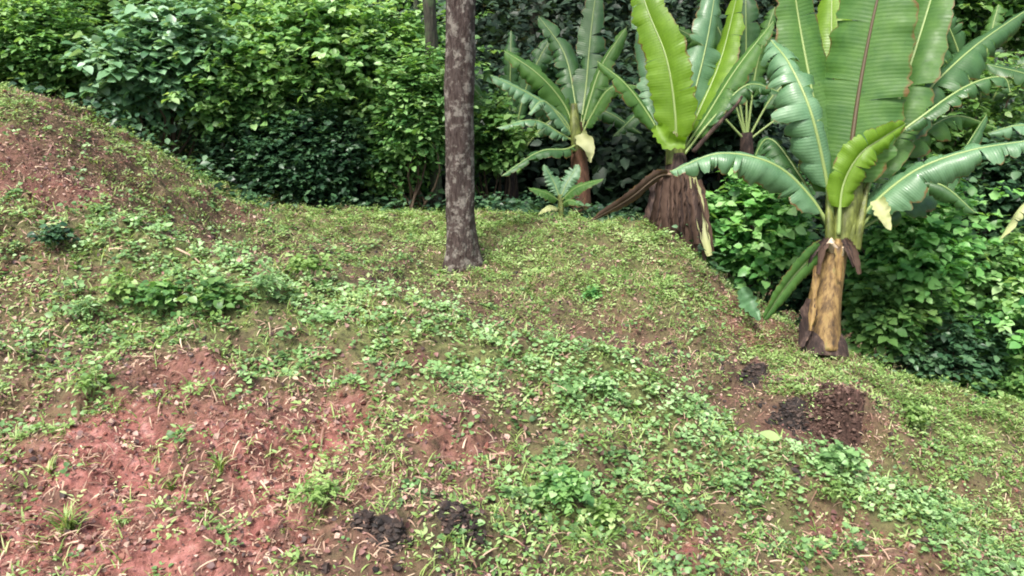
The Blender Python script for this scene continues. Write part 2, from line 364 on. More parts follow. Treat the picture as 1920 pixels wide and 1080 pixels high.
def rosettes(name, T, mat, x, y, per, size, label, rnd, seed):
    """small creeping plants: a few leaves spreading from each centre, over a bumpy mat"""
    m = len(x); n = m * per; ph = (np.arange(per)[None] * 2.4 + RS.rand(m, 1) * 6.28 + RS.randn(m, per) * .3).ravel()
    x2, y2 = np.repeat(x, per), np.repeat(y, per); sz = np.repeat(size, per) * (.6 + .7 * RS.rand(n))
    hgt = np.repeat(.003 + .095 * RS.rand(m) * patch(x, y, seed, 9, .42, .7) + .012 * RS.rand(m), per)
    up = .15 + .7 * RS.rand(n) ** 1.5; D = np.stack([np.cos(ph), np.sin(ph), up], 1); D /= np.linalg.norm(D, axis=1, keepdims=True)
    nn = gnormal(x2, y2) + RS.randn(n, 3) * .30; nn -= (nn * D).sum(1, keepdims=True) * D; nn /= np.linalg.norm(nn, axis=1, keepdims=True)
    off = sz * (.15 + 1.2 * RS.rand(n) ** 1.5)
    px_, py_ = x2 + np.cos(ph) * off, y2 + np.sin(ph) * off
    pos = np.stack([px_, py_, H(px_, py_) + hgt * (.4 + .6 * RS.rand(n))], 1)
    V, F, ix = scatter(T[0], T[1], pos, D, np.cross(nn, D), nn, sz)
    o = link_mesh(name, V, None, mat, None, {'rnd': np.clip(np.repeat(rnd, per) + RS.randn(n) * .12, 0, 1)[ix]}, True, F)
    return tag(o, label, 'weeds', kind='stuff')
x, y = sample(112000); cv = cover(x, y)
pt = patch(x, y, 51, 5)
pt = np.clip(.65 * pt + .55 * patch(x, y, 57, 13, .38, .6), 0, 1.1); prob = np.clip(cv[:, 0] ** 1.15 * (.30 + 1.0 * pt), 0, 1)
blue = np.clip(1 - cv[:, 1] * 1.35 + (fbm(x * 7, y * 7, 77, 2) - .5) * .7, 0, 1)
d = np.hypot(x, y)
prob = prob * (1 - .7 * patch(x, y, 119, 5.5, .54, .64) * (1 - band(x, y))); k = RS.rand(len(x)) < prob * blue; xb, yb, mk = x[k], y[k], k.sum()
rosettes("creeping_weeds", LEAF_B, M['weed_blue'], xb, yb, 7, (.010 + .013 * RS.rand(mk) ** 1.6) * (1 + .06 * d[k]), 'low blue green creeping weeds matted over the crest of the bank',
    .10 + .55 * RS.rand(mk) + .35 * (fbm(xb * 9, yb * 9, 5, 2) - .35) + .3 * band(xb, yb), 61)
k = RS.rand(len(x)) < prob * (1 - blue); xb, yb, mk = x[k], y[k], k.sum()
rosettes("lawn_weeds", LEAF_S, M['weed_yel'], xb, yb, 8, (.011 + .014 * RS.rand(mk) ** 1.6) * (1 + .07 * d[k]), 'yellow green small leaved weeds spread over the grassy slope',
    .15 + .65 * RS.rand(mk) + .5 * (fbm(xb * 6, yb * 6, 6, 2) - .4), 63)
# grass blades: tufts
x, y = sample(60000); cv = cover(x, y); pt = patch(x, y, 91, 4)
k = RS.rand(len(x)) < np.clip(.03 + cv[:, 0] * (.25 + .75 * cv[:, 1]) * (.15 + .9 * pt) * .8, 0, 1)
x, y = x[k], y[k]; nb = 7
X0 = np.repeat(x, nb) + RS.randn(len(x) * nb) * .014; Y0 = np.repeat(y, nb) + RS.randn(len(x) * nb) * .014
m = len(X0); az = RS.rand(m) * 6.283; lean = .35 + .9 * RS.rand(m)
D = np.stack([np.cos(az) * np.sin(lean), np.sin(az) * np.sin(lean), np.cos(lean)], 1)
Yv = np.stack([-np.sin(az), np.cos(az), np.zeros(m)], 1); Zv = np.cross(D, Yv)
V, F, ix = scatter(BLADE[0], BLADE[1], np.stack([X0, Y0, H(X0, Y0) - .004], 1), D, Yv, Zv * np.where(Zv[:, 2:3] < 0, -1, 1), .02 + .055 * RS.rand(m) ** 1.8, .0035 + .0035 * RS.rand(m))
tr = np.clip(RS.rand(len(x)) * .5 + .1, 0, 1)
o = link_mesh("grass", V, None, M['grass'], None, {'rnd': np.clip(np.repeat(tr, nb) + RS.rand(m) * .4, 0, 1)[ix]}, True, F)
tag(o, 'short yellow green grass growing all over the slope', 'grass', kind='stuff')
# straw
x, y = sample(260000); cv = cover(x, y); pt = patch(x, y, 131, 5, .35, .62)
k = RS.rand(len(x)) < np.clip((.26 + cv[:, 2]) * (.3 + .8 * pt) * .9, 0, 1); x, y = x[k], y[k]; m = len(x)
leaves_on_ground("dry_straw", BLADE, M['straw'], x, y, .012 + .06 * RS.rand(m) ** 2.6, .4, .002 + .03 * RS.rand(m) ** 2, 'cut dry straw and dead grass strewn on the soil', 'straw',
    RS.rand(m) ** 1.1, .002 + .0045 * RS.rand(m))
# leaf litter
x, y = sample(240000); cv = cover(x, y)
k = RS.rand(len(x)) < np.clip(.14 + cv[:, 2] * .6, 0, 1); x, y = x[k], y[k]; m = len(x)
leaves_on_ground("leaf_litter", LEAF_B, M['litter'], x, y, .007 + .020 * RS.rand(m) ** 2.5, .5, .002 + .015 * RS.rand(m), 'brown dead leaves and chips lying between the weeds', 'leaf litter', RS.rand(m) ** 1.3)
# clods
def ico():
    t = (1 + 5 ** .5) / 2
    V = np.array([(-1,t,0),(1,t,0),(-1,-t,0),(1,-t,0),(0,-1,t),(0,1,t),(0,-1,-t),(0,1,-t),(t,0,-1),(t,0,1),(-t,0,-1),(-t,0,1)], float)
    F = [(0,11,5),(0,5,1),(0,1,7),(0,7,10),(0,10,11),(1,5,9),(5,11,4),(11,10,2),(10,7,6),(7,1,8),(3,9,4),(3,4,2),(3,2,6),(3,6,8),(3,8,9),(4,9,5),(2,4,11),(6,2,10),(8,6,7),(9,8,1)]
    return V / np.linalg.norm(V[0]), np.array(F)
ICO = ico()
def clods(name, mat, x, y, size, label, parent=None):
    m = len(x); X, Y, Z = frames(gnormal(x, y) + RS.randn(m, 3) * .4, RS.rand(m) * 6.28)
    V, F, ix = scatter(ICO[0] * np.array([1, .75, .6]), ICO[1], np.stack([x, y, H(x, y)], 1), X, Y, Z, size)
    V += RS.randn(*V.shape) * (size[ix] * .17)[:, None]
    return tag(link_mesh(name, V, None, mat, parent, {'rnd': RS.rand(m)[ix]}, False, F), label, 'soil', kind='stuff')
x, y = sample(200000); cv = cover(x, y); k = RS.rand(len(x)) < np.clip((cv[:, 3] - .3) * 1.2, 0, 1); x, y = x[k], y[k]
clods("red_soil_crumbs", M['clod_red'], x, y, .002 + .014 * RS.rand(len(x)) ** 4, 'crumbs of red soil on the bare foreground patch')
x, y = sample(90000); cv = cover(x, y); k = RS.rand(len(x)) < np.clip((.5 - cv[:, 3]) * 1.2 * (1 - cv[:, 0]), 0, 1); x, y = x[k], y[k]
clods("dark_soil_crumbs", M['clod_dark'], x, y, .003 + .022 * RS.rand(len(x)) ** 3, 'dark crumbs of turned earth among the weeds')

# ------------------------------------------------------------------ vegetation materials
M['sh_light'] = leaf_mat('shrub_light', st((.04,.12,.035), (.12,.27,.08), (.24,.43,.14), (.42,.60,.30)), .4, .4)
M['sh_blue'] = leaf_mat('shrub_blue', st((.05,.13,.06), (.13,.27,.13), (.24,.42,.24), (.42,.60,.43)), .3, .35)
M['sh_mid'] = leaf_mat('shrub_mid', st((.03,.09,.025), (.08,.19,.05), (.15,.29,.08), (.26,.40,.15)), .4, .4)
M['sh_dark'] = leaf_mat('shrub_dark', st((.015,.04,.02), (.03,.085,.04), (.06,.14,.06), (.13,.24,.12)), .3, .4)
M['under'] = leaf_mat('undergrowth_shade_leaves', st((.008,.02,.012), (.02,.045,.025), (.04,.08,.045), (.08,.14,.08)), .3, .5)  # leaf tones darkened to stand in for deep shade on the hillside
M['sh_bright'] = leaf_mat('shrub_bright', st((.04,.15,.04), (.11,.30,.08), (.21,.46,.13), (.38,.62,.26)), .4, .4)
def bark_mat(name, dark, light, lichen, sc_=9, lo=.5, hi=.62):
    m = bpy.data.materials.new(name); m.use_nodes = True; nt = m.node_tree; b = nt.nodes["Principled BSDF"]
    g_ = nt.nodes.new("ShaderNodeNewGeometry"); mp = nt.nodes.new("ShaderNodeMapping"); mp.inputs['Scale'].default_value = (1, 1, .22)
    nt.links.new(g_.outputs['Position'], mp.inputs[0])
    c = ramp(nt, [(.35, dark), (.65, light)], noise(nt, sc_ * 4, 6, mp.outputs[0]))
    f = ramp(nt, [(lo, (0, 0, 0)), (hi, (1, 1, 1))], noise(nt, sc_, 6, None, .7))
    c = mixc(nt, f, c, lichen); nt.links.new(c, b.inputs['Base Color']); b.inputs['Roughness'].default_value = .85; b.inputs['Specular IOR Level'].default_value = .25
    bp = nt.nodes.new("ShaderNodeBump"); bp.inputs['Strength'].default_value = 1; bp.inputs['Distance'].default_value = .03
    nt.links.new(noise(nt, sc_ * 5, 6, mp.outputs[0]), bp.inputs['Height']); nt.links.new(bp.outputs[0], b.inputs['Normal']); return m
M['bark'] = bark_mat('brown_bark', (.04,.026,.022), (.10,.078,.07), (.24,.22,.19), 16, .50, .60)
M['bark_moss'] = bark_mat('mossy_bark', (.02,.02,.016), (.07,.065,.05), (.07,.10,.05), 7, .45, .6)

# ------------------------------------------------------------------ shrubs and trees
def foliage(center, rad, n_sh, size, T, droop=.2, lobes=6, seed=1, shape=1.0, per=8, up=.5, low_cut=-.9):
    rs = np.random.RandomState(seed); c = np.array(center, float); rad = np.array(rad, float)
    d = rs.randn(n_sh, 3); d /= np.linalg.norm(d, axis=1, keepdims=True); d[:, 2] = np.where(d[:, 2] < low_cut, -d[:, 2], d[:, 2])
    ld = rs.randn(lobes, 3); ld[:, 2] = np.abs(ld[:, 2]) * .8; ld /= np.linalg.norm(ld, axis=1, keepdims=True); lw = .6 + .5 * rs.rand(lobes)
    dots = d @ ld.T; lob = (np.exp(6 * (dots - 1)) * lw).max(1)
    r = (.45 + .65 * lob) * (.35 + .65 * rs.rand(n_sh) ** .45) * (1 + .18 * rs.randn(n_sh))
    base = c + d * r[:, None] * rad
    sd_ = d * np.array([1, 1, .6]) + rs.randn(n_sh, 3) * .4 + np.array([0, 0, up]); sd_ /= np.linalg.norm(sd_, axis=1, keepdims=True)
    tone = np.clip(rs.rand(n_sh) * .75 + .15 * (r > .6), 0, 1)
    t = (np.arange(per) / per)[None, :, None]; L = size * 2.6
    pos = base[:, None] + sd_[:, None] * L * t; pos[:, :, 2] -= droop * L * (t[..., 0]) ** 2
    pos = pos.reshape(-1, 3) + rs.randn(n_sh * per, 3) * size * .12
    phi = (np.arange(per) * 2.4)[None] + rs.rand(n_sh, 1) * 6.28; phi = phi.ravel()
    ax = np.repeat(sd_, per, 0); a = np.cross(ax, rs.randn(len(ax), 3)); a /= np.linalg.norm(a, axis=1, keepdims=True)
    out = np.stack([np.cos(phi), np.sin(phi), 0 * phi], 1) + ax * .5 + rs.randn(len(ax), 3) * .25; out[:, 2] -= droop
    out /= np.linalg.norm(out, axis=1, keepdims=True)
    nn = np.array([0, 0, 1.]) + rs.randn(len(ax), 3) * .35; nn -= (nn * out).sum(1, keepdims=True) * out; nn /= np.linalg.norm(nn, axis=1, keepdims=True)
    Y = np.cross(nn, out); sz = size * (.45 + .95 * rs.rand(len(ax)) ** 1.4)
    V, F, ix = scatter(T[0], T[1], pos, out, Y, nn, sz)
    rnd = np.clip(np.repeat(tone, per) + rs.randn(len(ax)) * .1, 0, 1)[ix]
    return V, F, rnd, base
def shrub(label, px, py, d, rad, n_sh, size, mat, T=LEAF_N, seed=1, group=None, droop=.25, stems=2, name="shrub", cat="shrub", **kw):
    c = W(px, py, d); gz = float(H(c[0], c[1])); base = np.array([c[0], c[1], gz - .03])
    root = thing(name, base, label, cat, group)
    V, F, rnd, b = foliage(c, rad, n_sh, size, T, droop, seed=seed, **kw)
    k = V[:, 2] > -9; o = link_mesh("foliage", V, None, mat, root, {'rnd': rnd}, True, F)
    rs = np.random.RandomState(seed + 99); acc = Acc()
    for i in rs.choice(len(b), min(stems * 5, len(b)), False):
        e = b[i]; mid = base * .45 + e * .55 + rs.randn(3) * .08; mid[2] = max(mid[2], gz + .05)
        s0 = base + np.array([rs.randn() * .08, rs.randn() * .08, 0])
        V, F, F3 = tube(catmull([s0, mid, e], 7), np.linspace(.016, .004, 7), 5); acc.add(V, F, F3, rs.rand())
    acc.build("stem", M['twig'], root); return root

def trunk_mesh(path, rad, seg, amp, seed, nm, mat, root):
    V, F, F3 = tube(path, rad, seg)
    a = np.arctan2(V[:, 1] - path[0][1], V[:, 0] - path[0][0]); hz_ = V[:, 2] - path[1][2]
    k = 1 + amp * (fbm(a * 2.2, V[:, 2] * 3, seed, 3) - .5) * 2 + .17 * (vnoise(a * 5 + 40, V[:, 2] * 5, seed + 3) - .5) + .06 * (vnoise(a * 9 + 80, V[:, 2] * 16, seed + 4) - .5) + .22 * np.exp(-np.clip(hz_, 0, 9) / .09) * np.clip(np.cos(a * 3 + 1) + .4 * np.cos(a * 5), -.3, 1)
    cx = np.interp(V[:, 2], path[:, 2], path[:, 0]); cy = np.interp(V[:, 2], path[:, 2], path[:, 1])
    V[:, 0] = cx + (V[:, 0] - cx) * k; V[:, 1] = cy + (V[:, 1] - cy) * k
    return link_mesh(nm, V, F, mat, root, None, True, F3)
def tree(label, px, py, r0, hgt, lean, mat, crown_mat, crown, n_cr, seed, d=None, flare=1.25, name="tree", leaf=.12, r1=.8, T=LEAF_N):
    p = hit(px, py) if d is None else W(px, py, d); x, y = p[0], p[1]; z = float(H(x, y))
    root = thing(name, (x, y, z), label, "tree")
    zs = np.concatenate([[-.08, .0, .06, .14, .3], np.arange(.36, hgt, .05)]); path = np.stack([x + lean[0] * zs + .015 * np.sin(zs * 1.7 + seed), y + lean[1] * zs + .015 * np.cos(zs * 1.3), z + zs], 1)
    rad = r0 * np.interp(zs, [-.1, 0, .1, .3, .6, hgt], [flare * 1.1, flare, 1 + (flare - 1) * .5, 1.04, 1, r1])
    tr = trunk_mesh(path, rad, 40, .06, seed, "trunk", mat, root)
    top = path[-1]; rs = np.random.RandomState(seed); acc = Acc()
    ccs = []
    for k in range(7):
        a = k * 2.4 + seed; e = top + np.array([math.cos(a) * crown[0] * .7, math.sin(a) * crown[0] * .7, crown[1] * (.1 + .5 * rs.rand())]); st_ = path[-1 - 6 * k % 40]
        V, F, F3 = tube(catmull([st_, (st_ + e) / 2 + [0, 0, .2], e], 8), np.linspace(r0 * .45, .012, 8), 7); acc.add(V, F, F3)
        ccs.append(e)
    acc.build("branch", mat, root)
    V, F, rnd, b = foliage(top + [0, 0, crown[1] * .4], (crown[0], crown[0], crown[1]), n_cr, leaf, T, .3, seed=seed, lobes=9)
    link_mesh("crown", V, None, crown_mat, root, {'rnd': rnd}, True, F)
    return root
tree('straight slim tree trunk with pale lichen on brown bark', 867, 492, .107, 7.5, (.016, 0), M['bark'], M['sh_mid'], (1.3, .8), 420, 3)
tree('dark mossy tree trunk half hidden behind the slim trunk', 818, 300, .065, 7.0, (-.012, .0), M['bark_moss'], M['sh_dark'], (1.2, .8), 350, 5, d=8.35)
tree('thin dark sapling trunk rising out of the light green shrub', 795, 300, .035, 6.6, (-.01, .02), M['bark_moss'], M['sh_dark'], (1.0, .7), 250, 8, d=10)
for i, (x, d_, r_, lab) in enumerate([(120, 13.5, .16, 'forest tree added for shade behind the hill shrubs at far left'), (560, 14.5, .14, 'forest tree added for shade behind the light green shrub'),
                               (1010, 13.5, .15, 'forest tree added for shade in the dark gap right of the slim trunk'), (1330, 14, .17, 'forest tree added for shade behind the middle banana plant'), (1880, 12.5, .16, 'forest tree added for shade behind the big banana plant')]):
    tree(lab, x, 160, r_, 5.4, (.01, .0), M['bark_moss'], M['sh_dark'], (1.9, 1.2), 700, 20 + i, d=d_, leaf=.17)  # added trees: crowns out of view block sky light over the backdrop

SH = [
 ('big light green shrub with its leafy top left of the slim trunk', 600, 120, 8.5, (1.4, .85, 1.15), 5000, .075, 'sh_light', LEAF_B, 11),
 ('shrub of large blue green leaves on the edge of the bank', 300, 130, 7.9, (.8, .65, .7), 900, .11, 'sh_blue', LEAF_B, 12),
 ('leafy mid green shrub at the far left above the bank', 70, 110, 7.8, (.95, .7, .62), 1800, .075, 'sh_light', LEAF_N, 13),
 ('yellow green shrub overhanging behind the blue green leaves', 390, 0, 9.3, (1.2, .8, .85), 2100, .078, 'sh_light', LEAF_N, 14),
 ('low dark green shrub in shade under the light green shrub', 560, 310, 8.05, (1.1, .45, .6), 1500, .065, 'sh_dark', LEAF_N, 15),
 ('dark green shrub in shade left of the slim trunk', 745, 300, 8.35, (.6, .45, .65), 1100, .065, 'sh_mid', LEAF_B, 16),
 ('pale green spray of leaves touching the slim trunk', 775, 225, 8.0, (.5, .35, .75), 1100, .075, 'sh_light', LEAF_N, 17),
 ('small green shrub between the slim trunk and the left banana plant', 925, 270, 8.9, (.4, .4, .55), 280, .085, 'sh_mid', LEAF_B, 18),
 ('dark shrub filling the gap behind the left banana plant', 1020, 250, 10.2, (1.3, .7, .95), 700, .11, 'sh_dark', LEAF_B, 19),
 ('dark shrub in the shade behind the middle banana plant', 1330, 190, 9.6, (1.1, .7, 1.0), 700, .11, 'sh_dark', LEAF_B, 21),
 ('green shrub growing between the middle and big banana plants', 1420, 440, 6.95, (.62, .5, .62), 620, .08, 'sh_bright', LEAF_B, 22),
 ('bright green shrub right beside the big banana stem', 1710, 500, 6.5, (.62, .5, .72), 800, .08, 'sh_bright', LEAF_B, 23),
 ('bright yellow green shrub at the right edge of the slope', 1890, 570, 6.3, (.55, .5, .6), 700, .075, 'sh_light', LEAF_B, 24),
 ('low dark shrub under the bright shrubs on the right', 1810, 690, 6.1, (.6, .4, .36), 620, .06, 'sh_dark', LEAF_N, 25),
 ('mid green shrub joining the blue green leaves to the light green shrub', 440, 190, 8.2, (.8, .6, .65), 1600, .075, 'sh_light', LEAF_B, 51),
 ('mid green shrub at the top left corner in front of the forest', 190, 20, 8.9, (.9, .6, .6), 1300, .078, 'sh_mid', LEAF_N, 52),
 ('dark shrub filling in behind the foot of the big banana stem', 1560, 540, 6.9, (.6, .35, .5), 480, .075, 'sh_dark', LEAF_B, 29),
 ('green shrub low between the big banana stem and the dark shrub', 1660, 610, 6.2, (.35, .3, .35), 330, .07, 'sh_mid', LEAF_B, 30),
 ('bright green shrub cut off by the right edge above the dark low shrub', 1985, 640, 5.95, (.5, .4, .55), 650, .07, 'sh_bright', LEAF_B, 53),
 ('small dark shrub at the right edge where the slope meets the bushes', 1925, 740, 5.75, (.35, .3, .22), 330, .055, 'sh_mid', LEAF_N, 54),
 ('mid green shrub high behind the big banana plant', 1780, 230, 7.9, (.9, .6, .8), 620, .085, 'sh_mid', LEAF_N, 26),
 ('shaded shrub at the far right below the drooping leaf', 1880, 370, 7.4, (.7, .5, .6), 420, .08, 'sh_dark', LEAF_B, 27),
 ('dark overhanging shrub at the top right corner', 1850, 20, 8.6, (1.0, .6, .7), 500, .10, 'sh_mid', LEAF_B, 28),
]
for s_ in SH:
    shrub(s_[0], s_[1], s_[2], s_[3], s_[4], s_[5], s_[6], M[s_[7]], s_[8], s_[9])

# hillside undergrowth behind, far back in the shade
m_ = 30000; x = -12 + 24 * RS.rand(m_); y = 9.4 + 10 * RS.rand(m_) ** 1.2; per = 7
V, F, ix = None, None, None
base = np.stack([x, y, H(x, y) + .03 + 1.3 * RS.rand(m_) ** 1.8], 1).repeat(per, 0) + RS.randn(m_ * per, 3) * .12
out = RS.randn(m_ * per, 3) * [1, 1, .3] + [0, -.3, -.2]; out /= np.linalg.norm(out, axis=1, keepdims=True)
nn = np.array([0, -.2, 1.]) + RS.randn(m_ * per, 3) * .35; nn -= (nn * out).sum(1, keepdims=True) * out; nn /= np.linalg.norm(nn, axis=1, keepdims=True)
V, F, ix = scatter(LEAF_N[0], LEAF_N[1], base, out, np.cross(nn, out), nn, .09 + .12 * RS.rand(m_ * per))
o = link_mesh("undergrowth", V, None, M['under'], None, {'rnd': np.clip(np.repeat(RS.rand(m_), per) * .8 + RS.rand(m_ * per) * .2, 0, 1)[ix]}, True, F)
tag(o, 'shade-darkened forest undergrowth covering the hillside behind', 'undergrowth', kind='stuff')
# low plants inside the gully just behind the slope edge
m_ = 16000; x = -5 + 15 * RS.rand(m_); y = 3.6 + 6.8 * RS.rand(m_); k = y > 6.2 - .9 * np.clip(x - 3.2, 0, 2.4); x, y = x[k], y[k]
hz = H(x, y); e1 = smooth_h(x - .5 * x / np.hypot(x, y), y - .5 * y / np.hypot(x, y)); k = ((e1 - hz) > .14) | (y > 8.6); x, y, hz = x[k], y[k], hz[k]; m_ = len(x)
base = np.stack([x, y, hz + .02 + .22 * RS.rand(m_)], 1).repeat(6, 0) + RS.randn(m_ * 6, 3) * .05
out = RS.randn(m_ * 6, 3) * [1, 1, .3]; out /= np.linalg.norm(out, axis=1, keepdims=True)
nn = np.array([0, -.1, 1.]) + RS.randn(m_ * 6, 3) * .4; nn -= (nn * out).sum(1, keepdims=True) * out; nn /= np.linalg.norm(nn, axis=1, keepdims=True)
V, F, ix = scatter(LEAF_N[0], LEAF_N[1], base, out, np.cross(nn, out), nn, .04 + .05 * RS.rand(m_ * 6))
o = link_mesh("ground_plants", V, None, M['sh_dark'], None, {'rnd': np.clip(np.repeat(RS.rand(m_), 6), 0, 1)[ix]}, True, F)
tag(o, 'dark low plants filling the gully behind the slope', 'undergrowth', kind='stuff')

# ------------------------------------------------------------------ banana plants
def banana_mat(name, base, vein, rib, trans, rough, wet=.5):
    m = bpy.data.materials.new(name); m.use_nodes = True; nt = m.node_tree; b = nt.nodes["Principled BSDF"]; out = nt.nodes["Material Output"]
    v = attr(nt, 'along'); u = attr(nt, 'across')
    w1 = nt.nodes.new("ShaderNodeMath"); w1.operation = 'MULTIPLY'; w1.inputs[1].default_value = 420; nt.links.new(v, w1.inputs[0])
    w3 = nt.nodes.new("ShaderNodeMath"); w3.operation = 'SINE'; nt.links.new(w1.outputs[0], w3.inputs[0])
    c = mixc(nt, ramp(nt, [(.3, (0, 0, 0)), (.7, (1, 1, 1))], noise(nt, 7, 4)), base, vein)
    c = mixc(nt, ramp(nt, [(.0, (0, 0, 0)), (1, (.08, .08, .08))], w3.outputs[0]), c, vein)
    ea = nt.nodes.new("ShaderNodeMath"); ea.operation = 'MULTIPLY_ADD'; ea.inputs[1].default_value = .45; nt.links.new(noise(nt, 9, 4), ea.inputs[0]); nt.links.new(u, ea.inputs[2])
    edge = ramp(nt, [(1.16 / 1.5, (0, 0, 0)), (1.24 / 1.5, (1, 1, 1))], None); es = nt.nodes.new("ShaderNodeMath"); es.operation = 'DIVIDE'; es.inputs[1].default_value = 1.5; nt.links.new(ea.outputs[0], es.inputs[0]); nt.links.new(es.outputs[0], edge.node.inputs[0]); c = mixc(nt, edge, c, (.16, .10, .03))
    spots = ramp(nt, [(.66, (0, 0, 0)), (.72, (1, 1, 1))], noise(nt, 30, 5)); c = mixc(nt, spots, c, rib)
    nt.links.new(c, b.inputs['Base Color']); b.inputs['Specular IOR Level'].default_value = wet
    rg = nt.nodes.new('ShaderNodeMapRange'); rg.inputs[1].default_value = .35; rg.inputs[2].default_value = .65; rg.inputs[3].default_value = rough - .04; rg.inputs[4].default_value = rough + .25; nt.links.new(noise(nt, 11, 5), rg.inputs[0]); nt.links.new(rg.outputs[0], b.inputs['Roughness'])
    bp = nt.nodes.new("ShaderNodeBump"); bp.inputs['Strength'].default_value = .18; bp.inputs['Distance'].default_value = .003
    nt.links.new(w3.outputs[0], bp.inputs['Height']); nt.links.new(bp.outputs[0], b.inputs['Normal'])
    if trans:
        t = nt.nodes.new("ShaderNodeBsdfTranslucent"); nt.links.new(mixc(nt, 1.0, c, (1.3, 1.25, .35), 'MULTIPLY'), t.inputs[0])
        mx = nt.nodes.new("ShaderNodeMixShader"); mx.inputs[0].default_value = trans
        nt.links.new(b.outputs[0], mx.inputs[1]); nt.links.new(t.outputs[0], mx.inputs[2]); nt.links.new(mx.outputs[0], out.inputs[0])
    return m
M['bl_green'] = banana_mat('banana_green', (.05,.14,.03), (.10,.22,.045), (.05,.11,.03), .42, .46, .45)
M['bl_young'] = banana_mat('banana_young', (.13,.26,.015), (.20,.36,.03), (.12,.22,.03), .5, .4, .5)
M['bl_blue'] = banana_mat('banana_glossy', (.065,.16,.065), (.13,.26,.13), (.05,.11,.045), .22, .36, .7)
M['bl_deep'] = banana_mat('banana_deep', (.035,.10,.028), (.065,.16,.05), (.03,.08,.03), .35, .35, .6)
M['bl_pale'] = banana_mat('banana_pale', (.42,.46,.20), (.55,.58,.33), (.30,.30,.12), .35, .5, .4)
M['bl_dry'] = banana_mat('banana_dry', (.05,.03,.022), (.12,.08,.06), (.02,.014,.012), .2, .75, .2)
M['rib_green'] = leaf_mat('midrib_green', st((.16,.24,.07), (.26,.34,.12)), 0, .45)
M['rib_dark'] = leaf_mat('midrib_maroon', st((.05,.035,.02), (.10,.07,.03)), 0, .45)
M['rib_dry'] = leaf_mat('midrib_dry', st((.14,.09,.06), (.30,.22,.15)), 0, .7)
def stem_mat(name, stops, rough=.6):
    m = bpy.data.materials.new(name); m.use_nodes = True; nt = m.node_tree; b = nt.nodes["Principled BSDF"]
    g_ = nt.nodes.new("ShaderNodeNewGeometry"); mp = nt.nodes.new("ShaderNodeMapping"); mp.inputs['Scale'].default_value = (1, 1, .12); nt.links.new(g_.outputs['Position'], mp.inputs[0])
    c = ramp(nt, stops, noise(nt, 26, 6, mp.outputs[0], .65))
    nt.links.new(c, b.inputs['Base Color']); b.inputs['Roughness'].default_value = rough; b.inputs['Specular IOR Level'].default_value = .3
    bp = nt.nodes.new("ShaderNodeBump"); bp.inputs['Strength'].default_value = .7; bp.inputs['Distance'].default_value = .012
    nt.links.new(noise(nt, 40, 5, mp.outputs[0]), bp.inputs['Height']); nt.links.new(bp.outputs[0], b.inputs['Normal']); return m
M['stem_yel'] = stem_mat('stem_yellow', [(.3, (.03,.02,.012)), (.45, (.12,.075,.03)), (.58, (.24,.16,.06)), (.72, (.15,.15,.05))])
M['stem_olive'] = stem_mat('stem_olive', [(.3, (.03,.035,.01)), (.5, (.09,.11,.025)), (.7, (.17,.20,.05))], .45)
M['stem_dry'] = stem_mat('stem_dry', [(.3, (.010,.007,.006)), (.5, (.035,.022,.018)), (.75, (.14,.095,.07))], .8)
M['cut_pale'] = leaf_mat('cut_flesh', st((.42,.33,.22), (.55,.45,.32)), 0, .6)
M['root_dark'] = stem_mat('stem_base', [(.3, (.03,.015,.01)), (.6, (.12,.06,.035)), (.75, (.25,.16,.10))], .8)

